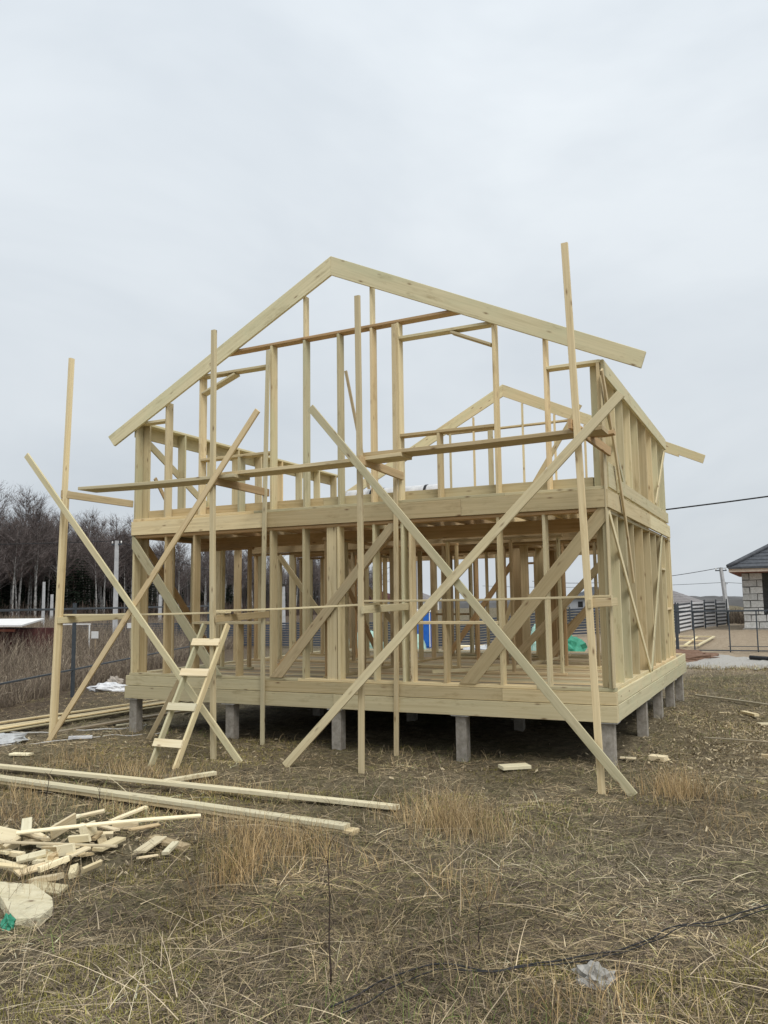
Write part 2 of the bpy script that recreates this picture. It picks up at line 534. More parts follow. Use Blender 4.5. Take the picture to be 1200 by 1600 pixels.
# pale gravel pad beyond the house and its kerb of soil
def patch(name, near, far, m, nu=40, nv=10, lift=.02, ragged=.25):
    vs, fs = [], []
    for i in range(nu+1):
        u = i/nu
        pn = [near[0][k] + (near[1][k]-near[0][k])*u for k in range(2)]
        pf = [far[0][k] + (far[1][k]-far[0][k])*u for k in range(2)]
        jn, jf = random.uniform(-ragged, ragged), random.uniform(-ragged, ragged)
        for j in range(nv+1):
            v = j/nv
            x = pn[0] + (pf[0]-pn[0])*v
            y = pn[1] + (pf[1]-pn[1])*v + jn*(1-v) + jf*v
            edge = min(v, 1-v, u*3, (1-u)*3)
            vs.append((x, y, gz(x, y) + lift + min(edge, .2)*.25 + random.uniform(-.008, .008)))
    for i in range(nu):
        for j in range(nv):
            a = i*(nv+1)+j
            fs.append((a, a+nv+1, a+nv+2, a+1))
    return link(name, pydata(name, vs, fs, True), m)
M_GRAVEL = noise_mat('pale_gravel', (.29, .275, .245), (.45, .43, .39), 22, .95, .8, bdist=.03)
tag(patch('gravel_pad', ((-1.3, 17.2), (9, 17.0)), ((-1.6, 20.6), (9, 20.4)), M_GRAVEL, ragged=.35), kind='structure')
M_REDSOIL = noise_mat('red_brown_soil', (.13, .075, .05), (.24, .15, .10), 5, .95, .8, bdist=.05)

# ------------------------------------------------------------------ the timber house frame
HOUSE = empty('timber_house_frame', (-4.4, 4.4, 0))
tag(HOUSE, 'unfinished two storey pale timber house frame standing on grey concrete piles', 'house frame')
WM = [W_TREAT, W_TREAT, W_TREAT, W_GREEN, W_FRESH, W_FRESH]
def wm(): return random.choice(WM)
def H(name, x0, x1, y0, y1, z0, z1, m=None, jit=0.0):
    return bx(name, x0, x1, y0, y1, z0, z1, HOUSE, m or wm(), jit)
def HB(name, a, b, w, t, m=None, wdir=(0, 0, 1), **k):
    return board(name, a, b, w, t, HOUSE, m or wm(), wdir, **k)

XL, D1 = -8.87, .185
# concrete piles and their pads
for ix, px_ in enumerate((-8.80, -6.60, -4.47, -2.30, -.10)):
    for iy, py_ in enumerate((.09, 3.05, 5.0, 6.85, 8.55)):
        pile = bx('concrete_pile', px_-.085, px_+.085, py_-.085, py_+.085, -.35, .605, HOUSE, M_CONC, jit=.006)
        bx('pile_pad', px_-.14, px_+.14, py_-.14, py_+.14, .607, .622, HOUSE, M_PAD)
# base beams: two courses on every side
zb0, zb1, zb2 = .625, .855, 1.04
for x0, x1 in ((-8.95, -4.49), (-4.485, .05)):
    H('base_beam', x0, x1, -.06, .10, zb0, zb1, W_TREAT)
for x0, x1 in ((-8.95, -5.9), (-5.896, -1.62), (-1.616, .045)):
    H('base_beam', x0, x1, -.035, .10, zb1+.008, zb2, W_TREAT)
for y0, y1 in ((.105, 4.9), (4.905, 8.85)):
    H('base_beam', -.10, .05, y0, y1, zb0, zb1, W_GREEN)
for y0, y1 in ((.105, 3.3), (3.305, 7.4), (7.405, 8.83)):
    H('base_beam', -.10, .04, y0, y1, zb1+.008, zb2, W_GREEN)
for x in (-8.95, -6.68, -4.55, -2.38):
    H('base_beam', x, x+.15, .105, 8.70, zb0, 1.027 if x > -8.9 else zb2, W_BROWN)
for y in (8.71, 3.0, 5.9):
    H('base_beam', -8.79 if y < 8 else -8.95, -.11, y, y+.13, zb0 if y > 8 else .70, 1.028, W_BROWN)
bx('underfloor_dark_sheet', -8.79, -.11, .11, 8.70, 1.030, 1.039, HOUSE, M_BLACK)  # unseen black sheet, added to cut bounced light and darken the underfloor
# ground storey floor boards
yy = .20
while yy < 8.6:
    w = .143
    xs = [-8.92, random.uniform(-6.5, -3), .0]
    for a, b in zip(xs[:-1], xs[1:]):
        H('floor_board', a+.003, b-.003, yy, yy+w, 1.043, 1.066, random.choice((W_TREAT, W_BROWN, W_OLD, W_TREAT)))
    yy += w + random.uniform(.004, .012)

ZP0, ZP1, ZT0, ZT1 = 1.045, 1.09, 3.61, 3.66
# ---- front wall, ground storey
for x0, x1 in ((-8.90, -5.2), (-5.197, -1.1), (-1.097, .03)):
    H('bottom_plate', x0, x1, 0, D1, ZP0, ZP1)
for x0, x1 in ((-8.87, -4.2), (-4.197, 0)):
    H('top_plate', x0, x1, .004, D1, ZT0, ZT1, W_BROWN)
S = .046
for x, z1 in ((-8.88, ZT0), (-8.11, ZT0), (-7.45, ZT0), (-6.48, 1.99), (-5.77, ZT0), (-5.11, ZT0), (-4.43, ZT0), (-3.77, ZT0),
              (-3.26, ZT0), (-3.12, ZT0), (-2.56, 1.99), (-1.65, ZT0), (-.94, ZT0), (-.055, ZT0)):
    H('cripple_stud' if z1 < 3 else 'stud', x, x+S, .002, D1-.002, ZP1, z1, None if x > -8.5 else W_TREAT, jit=.003)
H('stud', -4.645, -4.455, .03, .076, ZP1, ZT0, W_FRESH)
H('window_sill', -7.44, -5.78, 0, D1, 1.99, 2.036, W_FRESH)
H('window_sill', -3.07, -1.655, 0, D1, 1.99, 2.036, W_FRESH)
# let-in diagonal boards
HB('diagonal_brace', (-3.42, .20, 3.58), (-5.80, .20, 1.12), .14, .03, W_BROWN)
# ---- storey band
for x0, x1 in ((XL-.01, -5.80), (-5.796, -2.2), (-2.196, .0)):
    H('rim_board', x0, x1, -.045, 0.0, 3.662 if x0 > -8 else 3.665, 3.925)
H('rim_board', -5.70, -.06, .01, .055, 3.664, 3.93, W_TREAT)
H('rim_board', XL, -5.83, .01, .055, 3.664, 3.93, W_TREAT)
for x0, x1 in ((XL, -6.1), (-6.097, -1.5), (-1.497, 0)):
    H('bottom_plate', x0, x1, -.01, D1, 3.932, 3.978)
for x0, x1 in ((XL+.2, -4.8), (-4.797, -.2)):
    H('rim_board', x0, x1, .195, .24, 3.982, 4.145, W_TREAT)
# upper floor: joists front to back, deck boards across
x = -8.6
k = 0
while x < -.25:
    H('floor_joist', x, x+.048, .06, 7.25 if x > -1.4 else 9.62, 3.70, 3.928, random.choice((W_BROWN, W_TREAT, W_BROWN)))
    x += .58
for y in (1.7, 3.55, 5.4):
    H('cross_beam', -8.66, -.2, y, y+.09, 3.47, 3.695, W_BROWN)
y = .30
while y < 7.1:
    if not (2.55 < y < 3.1 or 4.4 < y < 4.7):
        a = random.uniform(-6, -3)
        H('deck_board', -8.66, a, y, y+.145, 3.955, 3.980, random.choice((W_TREAT, W_FRESH, W_BROWN)))
        H('deck_board', a+.01, -.2, y, y+.145, 3.955, 3.980, random.choice((W_TREAT, W_FRESH, W_BROWN)))
    y += random.choice((.15, .155, .16, .30))
# ---- upper front wall
ridge = Vector((-4.49, 0, 8.32))
def roof_z(x):      # underside of the front rafters
    return 7.98 - (.522*(-4.49-x) if x < -4.49 else .465*(x+4.49))
U0 = 3.98
for x, z1 in ((-8.87, 5.81), (-8.14, roof_z(-8.14)+.10), (-7.34, 6.55), (-6.46, 4.97), (-5.77, 6.925), (-5.09, 6.93), (-4.41, 6.935),
              (-3.78, 6.94), (-3.29, 6.945), (-2.60, 5.02), (-1.64, 6.66), (-.84, roof_z(-.84)+.10), (-.055, 5.81)):
    H('cripple_stud' if z1 < 5.1 else 'stud', x, x+S, .002, D1-.002, U0, z1, jit=.003)
for x in (-5.085, -3.775):
    H('gable_stud', x, x+.04, .01, .15, 6.985, roof_z(x)+.06, W_FRESH)
H('top_plate', XL, -8.15, 0, D1, 5.812, 5.858)
H('top_plate', -.79, .0, 0, D1, 5.812, 5.858, W_FRESH)
HB('collar_tie', (-6.95, .0925, 6.94), (-2.15, .0925, 6.985), D1, .046, W_BROWN, (0, 1, 0))
H('window_sill', -7.29, -5.775, 0, D1, 4.972, 5.018)
H('window_sill', -3.24, -1.645, 0, D1, 5.022, 5.068)
H('window_header', -7.36, -5.775, 0, D1, 6.552, 6.598)
H('window_header', -3.24, -1.60, 0, D1, 6.662, 6.708)
HB('knee_brace', (-7.29, .0925, 6.25), (-6.55, .0925, 6.53), D1-.01, .04, W_FRESH, (0, 1, 0))
HB('knee_brace', (-2.33, .0925, 6.65), (-1.66, .0925, 6.34), D1-.01, .04, W_FRESH, (0, 1, 0))
# front rafters, mitred at the ridge
def rafter(pts, y0, y1, m, name='rafter'):
    vs = [(x, y0, z) for x, z in pts] + [(x, y1, z) for x, z in pts]
    # local frame along the board so the grain runs with it
    a, b = Vector((pts[0][0], y0, pts[0][1])), Vector((pts[1][0], y0, pts[1][1]))
    X_ = (b-a).normalized(); Y_ = Vector((0, 1, 0)); Z_ = X_.cross(Y_)
    M = Matrix.Identity(4)
    for i in range(3):
        M[i][0], M[i][1], M[i][2], M[i][3] = X_[i], Y_[i], Z_[i], a[i]
    Mi = M.inverted()
    n = len(pts)
    fs = [tuple(range(n)), tuple(reversed(range(n, 2*n)))]
    for i in range(n):
        j = (i+1) % n
        fs.append((j, i, i+n, j+n))
    me = pydata(name, [Mi @ Vector(v) for v in vs], fs)
    me.validate()
    o = link(name, me, m, HOUSE, M)
    bv = o.modifiers.new('edge', 'BEVEL'); bv.width = .004; bv.segments = 1
    return o
for y0, y1 in ((-.052, -.004), (9.60, 9.648)):
    rafter([(-9.52, 5.64), (-4.49, 8.32), (-4.49, 7.98), (-9.36, 5.44)], y0, y1, W_GREEN)
    if y0 < 0:
        rafter([(-4.488, 8.32), (.67, 5.86), (.59, 5.63), (-4.488, 7.98)], y0, y1, W_GREEN)
    else:
        rafter([(-4.488, 8.32), (.67, 5.86), (.60, 5.66), (.05, 5.92), (.05, 5.87), (-.6, 6.17), (-4.488, 7.98)], y0, y1, W_GREEN)
rafter([(-6.751, 1.092), (-8.843, 3.664), (-8.88, 3.664), (-8.88, 3.415), (-6.989, 1.092)], -.026, -.001, W_GREEN, 'diagonal_brace')
rafter([(-2.304, 1.092), (-.104, 3.664), (0, 3.664), (0, 3.467), (-2.033, 1.092)][::1], -.026, -.001, W_TREAT, 'diagonal_brace')
rafter([(-5.50, 1.092), (-3.27, 3.61), (-3.46, 3.61), (-5.75, 1.092)], -.026, -.001, W_BROWN, 'diagonal_brace')
# ---- right wall
for y0, y1 in ((.19, 3.9), (3.903, 7.38)):
    H('bottom_plate', -D1, -.002, y0, y1, ZP0, ZP1)
    H('top_plate', -D1, -.002, y0, y1, ZT0, ZT1)
for y in (.195, .92, 1.66, 2.40, 3.36, 4.26, 5.05, 5.72, 6.38, 7.12):
    H('stud', -D1, -.004, y, y+S, ZP1, ZT0, random.choice((W_TREAT, W_GREEN, W_GREEN)), jit=.003)
H('stud', -.09, -.002, 7.335, 7.38, ZP1, 3.70, W_GREEN)
H('blocking', -.16, -.005, 5.77, 6.375, 2.93, 2.975, W_FRESH)
H('blocking', -.16, -.005, 6.43, 7.115, 2.10, 2.145, W_FRESH)
for y0, y1 in ((-.045, 4.1), (4.103, 7.05)):
    H('rim_board', .002, .047, y0, y1, 3.664, 3.925, W_TREAT)
    H('bottom_plate', -D1, .0, max(y0, .19), y1, 3.932, 3.978)
H('rim_board', .002, .034, 1.0, 6.95, 3.985, 4.20, W_GREEN)
H('rim_board', .002, .030, .18, .78, 3.982, 4.36, W_GREEN)
for y in (.195, 1.09, 1.80, 2.52, 3.34, 4.30, 5.05, 5.86, 6.86):
    H('stud', -D1, -.004, y, y+S, U0, 5.81, random.choice((W_TREAT, W_GREEN, W_GREEN)), jit=.003)
H('top_plate', -D1, -.002, .19, 7.0, 5.812, 5.858)
H('wall_beam', .002, .050, .05, 7.02, 5.63, 5.862, W_GREEN)
H('corner_board', .002, .026, -.05, .09, 1.10, 5.60, W_FRESH)
HB('diagonal_brace', (.016, .15, 3.62), (.016, 3.50, 1.07), .10, .024, W_FRESH)
HB('diagonal_brace', (.016, 5.88, 3.64), (.016, 3.62, 1.07), .11, .024, W_GREEN)
HB('diagonal_brace', (-.02, .45, 5.25), (-.02, 1.76, 4.22), .10, .024, W_GREEN)
HB('diagonal_brace', (.016, 6.95, 5.58), (.016, 5.2, 4.22), .10, .024, W_FRESH)
HB('temporary_brace', (.066, -.20, 5.64), (.066, 1.75, 2.62), .10, .03, W_FRESH, segs=3, bow=.02)
# ---- left wall
for y0, y1 in ((.19, 3.9), (3.903, 7.38)):
    H('bottom_plate', XL, XL+D1, y0, y1, ZP0, ZP1)
    H('top_plate', XL, XL+D1, y0, y1, ZT0, ZT1, W_BROWN)
for y in (.195, .95, 1.7, 2.45, 3.2, 4.0, 4.75, 5.5, 6.3, 7.1):
    H('stud', XL+.002, XL+D1, y, y+S, ZP1, ZT0, jit=.003)
for y in (.195, 1.25, 2.2, 3.1, 4.0, 4.9, 5.8, 6.7, 7.6):
    H('stud', XL+.002, XL+D1, y, y+S, U0, 5.81, jit=.003)
H('rim_board', XL-.01, XL+.035, .01, 7.9, 3.664, 3.925)
H('bottom_plate', XL, XL+D1, .19, 7.9, 3.932, 3.978)
H('top_plate', XL, XL+D1, .19, 7.9, 5.812, 5.858)
H('wall_beam', XL-.048, XL-.002, .03, 7.9, 5.58, 5.862, W_GREEN)
HB('diagonal_brace', (XL+.03, .25, 5.55), (XL+.03, 2.9, 4.05), .15, .03, W_GREEN)
HB('diagonal_brace', (XL+.03, .25, 3.55), (XL+.03, 2.6, 1.12), .15, .03, W_BROWN)
HB('temporary_brace', (XL+.20, .35, 4.8), (XL+.20, 1.0, 4.0), .08, .03, W_BROWN)
# ---- rear wall, ground storey
YR = 7.2
H('bottom_plate', XL+.19, -.19, YR, YR+D1, ZP0, ZP1)
H('top_plate', XL+.19, -.19, YR, YR+D1, ZT0, ZT1, W_BROWN)
H('rim_board', XL+.19, -.19, YR+.19, YR+.235, 3.50, 3.69, W_BROWN)
for x in (-8.5, -7.75, -7.1, -6.45, -5.7, -4.75, -4.05, -3.45, -2.6, -1.85, -1.2, -.55):
    H('stud', x, x+S, YR+.002, YR+D1, ZP1, ZT0, random.choice((W_BROWN, W_TREAT)), jit=.003)
for x0, x1, z in ((-5.70, -4.77, 2.0), (-3.40, -2.62, 3.2), (-1.80, -1.2, 2.95)):
    H('blocking', x0+.05, x1-.002, YR, YR+.15, z, z+.046, W_BROWN)
HB('diagonal_brace', (-.5, YR+.03, 3.4), (-2.9, YR+.03, 1.15), .15, .03, W_BROWN)
HB('diagonal_brace', (-8.2, YR+.03, 3.5), (-6.3, YR+.03, 1.15), .15, .03, W_BROWN)
# ---- inner partitions
def partition_x(y, x0, x1, studs, depth=.10, m=W_BROWN):
    H('bottom_plate', x0, x1, y, y+depth, 1.068, 1.112)
    H('top_plate', x0, x1, y, y+depth, 3.42, 3.466, m)
    for x in studs:
        H('stud', x, x+.046, y+.002, y+depth-.002, 1.112, 3.42, random.choice((m, W_TREAT)), jit=.003)
def partition_y(x, y0, y1, studs, depth=.10, m=W_BROWN):
    H('bottom_plate', x, x+depth, y0, y1, 1.068, 1.112)
    H('top_plate', x, x+depth, y0, y1, 3.42, 3.466, m)
    for y in studs:
        H('stud', x+.002, x+depth-.002, y, y+.046, 1.112, 3.42, random.choice((m, W_TREAT)), jit=.003)
partition_x(3.60, -8.66, -4.95, (-8.6, -7.95, -7.3, -6.6, -6.1, -5.5, -5.05))
partition_x(3.60, -3.35, -.2, (-3.3, -2.72, -1.55, -.95, -.35))
partition_x(2.05, -3.35, -1.15, (-3.3, -2.1, -1.25))
partition_x(5.55, -8.66, -6.7, (-8.6, -8.0, -7.4, -6.8))
partition_x(5.55, -4.7, -2.5, (-4.6, -4.0, -3.75, -3.1, -2.6))
partition_x(4.6, -2.2, -.2, (-2.15, -1.9, -1.3, -.7, -.3))
partition_x(1.5, -8.66, -7.2, (-8.6, -7.95, -7.3))
partition_y(-4.85, .25, 6.9, (.3, .95, 1.6, 2.25, 2.9, 4.3, 5.0, 5.7, 6.5))
partition_y(-6.55, 3.75, 7.1, (3.8, 4.5, 5.1, 5.8, 6.5))
partition_y(-2.42, 3.75, 7.1, (3.8, 4.9, 5.2, 5.9, 6.6), depth=.16)
partition_x(2.9, -4.7, -3.4, (-4.65, -3.72, -3.45))
partition_x(6.3, -4.7, -.2, (-4.3, -3.6, -3.3, -2.85, -2.2, -1.65, -1.1, -.6))
H('post', -3.02, -2.80, 5.05, 5.11, 1.07, 3.45, W_BROWN)
HB('diagonal_brace', (-4.88, .5, 3.35), (-4.88, 2.6, 1.15), .12, .028, W_BROWN)
HB('diagonal_brace', (-.5, 3.57, 3.3), (-2.55, 3.57, 1.2), .14, .028, W_BROWN)
HB('diagonal_brace', (-3.0, 3.57, 1.15), (-2.5, 3.57, 2.4), .08, .028, W_TREAT)
HB('diagonal_brace', (-7.9, 3.57, 3.4), (-6.1, 3.57, 1.2), .12, .028, W_TREAT)
HB('diagonal_brace', (-.35, 4.57, 3.3), (-2.1, 4.57, 1.2), .14, .028, W_BROWN)
HB('diagonal_brace', (-4.6, 5.52, 1.2), (-3.0, 5.52, 3.3), .12, .028, W_BROWN)
HB('temporary_brace', (-3.25, 1.2, 1.15), (-2.05, 2.6, 1.16), .06, .03, W_FRESH)
# ---- upper back: gable over the terrace and sloping sticks inside
for x, w in ((-6.11, .05), (-5.40, .05), (-4.93, .14), (-3.98, .05), (-3.1, .05), (-2.3, .05)):
    H('gable_stud', x, x+w, 9.60 if w < .1 else 9.52, 9.66 if w < .1 else 9.57, 3.93, roof_z(x)-.02 if w < .1 else 7.05, W_TREAT)
HB('collar_tie', (-6.2, 9.70, 7.10), (-1.75, 9.70, 7.13), .15, .046, W_TREAT, (0, 1, 0))
for x in (-8.8, -6.0, -3.2, -1.35):
    H('terrace_post', x, x+.14, 8.5, 8.64, 1.07, 3.695, W_BROWN)
H('cross_beam', -8.7, -1.2, 8.66, 8.72, 3.45, 3.695, W_BROWN)
HB('temporary_brace', (-5.86, 3.0, 7.23), (-5.20, 3.0, 4.0), .06, .04, W_BROWN, (1, 0, 0))
HB('temporary_brace', (-1.38, 5.0, 6.40), (-2.95, 5.0, 3.98), .10, .03, W_TREAT)

# ------------------------------------------------------------------ scaffold of rough poles in front of the facade
SCAF = empty('scaffold', (-4.5, -1.4, 0))
tag(SCAF, 'rough timber scaffold of tall poles and crossed braces before the house front', 'scaffold')
def SB(name, a, b, w, t, m=None, wdir=(1, 0, 0), segs=5, bow=.024):
    return board(name, a, b, w, t, SCAF, m or random.choice((W_FRESH, W_TREAT, W_FRESH)), wdir, segs=segs, bow=random.uniform(-bow, bow))
SB('pole', (-9.33, -1.40, gz(-9.33, -1.4)-.15), (-9.11, -1.40, 6.80), .055, .10, W_FRESH, bow=.002)
SB('pole', (-9.33, -1.327, gz(-9.33, -1.4)-.15), (-9.185, -1.327, 4.4), .05, .042, W_TREAT, bow=.002)
SB('pole', (-5.86, -1.40, gz(-5.86, -1.4)-.2), (-5.93, -1.40, 6.82), .08, .065, W_FRESH)
SB('pole', (-3.28, -1.40, gz(-3.28, -1.4)-.2), (-3.27, -1.40, 6.93), .085, .05, W_FRESH)
SB('pole', (.08, -1.40, gz(.08, -1.4)-.2), (-.13, -1.40, 7.10), .09, .045, W_FRESH, bow=.02)
SB('pole', (-5.85, -.085, gz(-5.85, -.1)-.1), (-5.755, -.075, 6.82), .075, .04, W_FRESH)
SB('pole', (-3.35, -.085, gz(-3.35, -.1)-.1), (-3.29, -.075, 6.90), .075, .04, W_FRESH)
# crossed braces nailed to the outer poles
SB('diagonal_brace', (-10.04, -1.52, 5.09), (-5.27, -1.52, -.04), .11, .035, W_GREEN, (0, 0, 1))
SB('diagonal_brace', (-9.40, -1.475, -.08), (-5.01, -1.475, 5.36), .10, .035, W_FRESH, (0, 0, 1))
SB('diagonal_brace', (-4.05, -1.475, 5.29), (.47, -1.475, -.02), .115, .035, W_GREEN, (0, 0, 1))
SB('diagonal_brace', (-4.47, -1.52, -.02), (.54, -1.52, 4.93), .12, .035, W_FRESH, (0, 0, 1))
# bearers from pole to house
for xa, xb, z0, z1 in ((-9.20, -8.93, 4.33, 4.28), (-5.84, -5.82, 4.31, 4.28), (-3.22, -3.22, 4.42, 4.37), (-.14, .085, 4.63, 4.47)):
    SB('bearer', (xa, -1.46, z0), (xb, .03, z1), .13, .045, W_BROWN, (0, 0, 1), segs=1, bow=0)
for xa, xb, z0, z1 in ((-9.24, -8.94, 2.10, 2.15), (-5.81, -5.80, 2.12, 2.16), (-3.22, -3.16, 2.24, 2.27), (.02, .09, 2.29, 2.31)):
    SB('bearer', (xa, -1.44, z0), (xb, .02, z1), .11, .04, W_TREAT, (0, 0, 1), segs=1, bow=0)
SB('bearer', (-.02, -1.36, 2.30), (.28, -1.36, 2.31), .11, .03, W_FRESH, (0, 0, 1), segs=1, bow=0)

PG = 'scaffold walkway planks'
def plank(a, b, w, label, t=.055, m=W_FRESH):
    o = board('scaffold_plank', a, b, w, t, None, m, (0, 1, 0), segs=4, bow=-.015)
    tag(o, label, 'plank', PG)
plank((-8.85, -1.20, 4.405), (-5.50, -1.20, 4.380), .44, 'upper scaffold plank running from the leftmost pole over the house corner')
plank((-5.95, -1.12, 4.435), (-2.62, -1.14, 4.470), .40, 'upper scaffold plank in the middle, passing beneath the ridge')
plank((-3.30, -1.10, 4.525), (.25, -1.12, 4.565), .40, 'upper scaffold plank on the right, lapped over the middle one')
plank((.0, -.72, 4.60), (.30, -.72, 4.60), .16, 'short plank stub at the right end of the upper walkway', m=W_BROWN)
plank((-9.38, -1.20, 2.19), (-5.75, -1.20, 2.215), .15, 'lower scaffold plank at the left, beside the leftmost pole', t=.03, m=W_FRESH)
plank((-6.20, -1.03, 2.235), (-3.10, -1.03, 2.325), .15, 'lower scaffold plank behind the stepladder top', t=.03, m=W_FRESH)
plank((-3.35, -1.08, 2.365), (.24, -1.08, 2.385), .15, 'lower scaffold plank at the right, crossing the big cross brace', t=.03, m=W_FRESH)

# ------------------------------------------------------------------ homemade stepladder
LAD = empty('ladder', (-5.95, -2.0, 0))
tag(LAD, 'homemade wooden stepladder with four board rungs leaning by the scaffold pole', 'ladder')
rl = [(Vector((-6.27, -2.36, gz(-6.27, -2.36)-.03)), Vector((-6.22, -1.20, 2.02))), (Vector((-5.73, -2.46, gz(-5.73, -2.46)-.03)), Vector((-5.74, -1.22, 2.02)))]
for a, b in rl:
    board('rail', a, b, .10, .04, LAD, W_GREEN, (0, 1, 0))
for px_t in (.155, .395, .635, .855):
    a = rl[0][0].lerp(rl[0][1], px_t); b = rl[1][0].lerp(rl[1][1], px_t)
    off = Vector((0, -.062, .03))
    board('rung', a+off+Vector((-.05, 0, 0)), b+off+Vector((.02, 0, 0)), .12, .025, LAD, W_PALE, (0, .45, .9))
board('prop', (-8.03, -.44, gz(-8.03, -.44)-.03), (-6.80, -.98, 1.25), .085, .035, LAD, W_PALE, (.55, .325, -.43))

# ------------------------------------------------------------------ rolls and loose stuff on the upper floor
def crumple(name, rx, ry, rz, m, loc, seed, nu=22, nv=12, amp=.25, lab=None, cat=None, grp=None, rz_=0.0):
    r = np.random.default_rng(seed)
    ph = r.random((7, 4))*6.28
    vs, fs = [], []
    for i in range(nv+1):
        th = math.pi*i/nv
        for j in range(nu):
            a = 2*math.pi*j/nu
            d = Vector((math.sin(th)*math.cos(a), math.sin(th)*math.sin(a), math.cos(th)))
            k = 1
            for q in range(7):
                f = 2+q
                k += amp/(1+q*.5)*math.sin(f*d.x*2+ph[q, 0])*math.sin(f*d.y*2+ph[q, 1])*math.cos(f*d.z*2+ph[q, 2])
            k += r.uniform(-.06, .06)
            vs.append((d.x*rx*k, d.y*ry*k, max(d.z*rz*k, -rz*.25)+rz*.25))
    for i in range(nv):
        for j in range(nu):
            fs.append((i*nu+j, (i+1)*nu+j, (i+1)*nu+(j+1) % nu, i*nu+(j+1) % nu))
    o = link(name, pydata(name, vs, fs), m, None, Matrix.Translation(loc) @ Matrix.Rotation(rz_, 4, 'Z'))
    if lab: tag(o, lab, cat, grp)
    return o

ROLL = empty('film_roll', (-4.0, 1.2, 4.0))
tag(ROLL, 'white wrapped roll of membrane lying on the upper floor deck', 'roll')
def cyl_x(name, x0, x1, y, z, r, m, parent, n=18, wob=.0):
    pts = [(x0+(x1-x0)*i/10, y, z) for i in range(11)]
    return link(name, tube_mesh(pts, r, r, n), m, parent)
cyl_x('wrap', -4.85, -4.42, 1.2, 4.22, .165, M_WRAP, ROLL)
cyl_x('band', -4.60, -4.52, 1.2, 4.22, .170, M_BLACK, ROLL)
cyl_x('wrap', -4.40, -3.0, 1.2, 4.22, .160, M_WRAP, ROLL)
cyl_x('band', -3.30, -3.25, 1.2, 4.22, .165, M_BLACK, ROLL)
cyl_x('band', -4.35, -4.10, 1.2, 4.22, .166, M_BLACK, ROLL)
for i, (x, y) in enumerate(((-2.6, .45), (-1.4, .40), (-.5, .42))):
    o = bx('membrane_strip', x-.5, x+.45, y-.08, y+.08, 3.984, 4.16, None, M_BLACK)
    tag(o, ('black membrane roll edge lying behind the left part of the right upper window', 'black membrane strip lying under the right upper window jamb', 'black membrane strip lying beside the right upper corner')[i], 'membrane', 'membrane strips on the upper deck')

# ------------------------------------------------------------------ timber on the ground
def lumber(a, b, w, t, z, label, m=W_FRESH, cat='board', group=None, name='timber_board', bow=.01, dz=0.0, wd=None):
    ax, ay = a; bx_, by_ = b
    za, zb_ = gz(ax, ay), gz(bx_, by_)
    zz = max(za, zb_, gz((ax+bx_)/2, (ay+by_)/2)) if math.hypot(bx_-ax, by_-ay) < 1.2 else 0.01
    A = Vector((ax, ay, zz+z)); B = Vector((bx_, by_, zz+z+dz))
    d = (B-A); side = Vector((-d.y, d.x, 0)) if wd is None else Vector(wd)
    o = board(name, A, B, w, t, None, m, side, segs=4 if d.length > 1.5 else 1, bow=bow if d.length > 1.5 else 0)
    tag(o, label, cat, group)
    return o
LG = 'long boards lying in the foreground grass'
lumber((-9.6, -3.52), (-1.77, -3.41), .10, .05, .055, 'long pale board lying in the grass nearest the stepladder', W_PALE, group=LG)
lumber((-9.3, -3.97), (-1.80, -4.36), .14, .045, .02, 'lower board of the doubled pair lying in the grass before the offcut heap', W_FRESH, group=LG)
lumber((-9.3, -4.00), (-1.90, -4.37), .13, .045, .066, 'upper board of the doubled pair lying in the grass before the offcut heap', W_PALE, group=LG)
lumber((-5.25, -3.25), (-4.95, -2.55), .09, .05, .06, 'short pale block propped across the long board near the ladder', W_PALE, cat='offcut', name='timber_offcut')
# stacked boards left of the house
BG = 'boards stacked on the ground left of the house'
for i in range(9):
    y_off = (i % 5)*.13
    lay = i // 5
    lumber((-12.05+.24*(i % 5)+.1*lay + random.uniform(-.25, .25), -1.3+random.uniform(-.5, .3)), (-11.25+.20*(i % 5)+.1*lay+random.uniform(-.3, .3), 6.2+random.uniform(-.8, .3)), .11, .025, .02+.028*lay+.004*i, 'weathered board in the low stack on the ground left of the house', random.choice((W_TREAT, W_OLD, W_OLD)), group=BG)
lumber((-9.95, -.75), (-9.62, 2.9), .16, .04, .03, 'single wide board lying beside the left front pile', W_OLD)
lumber((-9.62, .45), (-9.42, .95), .06, .03, .03, 'small white strip of wood between the pole and the stacked boards', W_PALE, cat='offcut', name='timber_offcut')
lumber((-8.78, -2.68), (-8.45, -2.60), .14, .03, .03, 'flat yellow offcut on bare soil at the left edge', W_PALE, cat='offcut', name='timber_offcut')

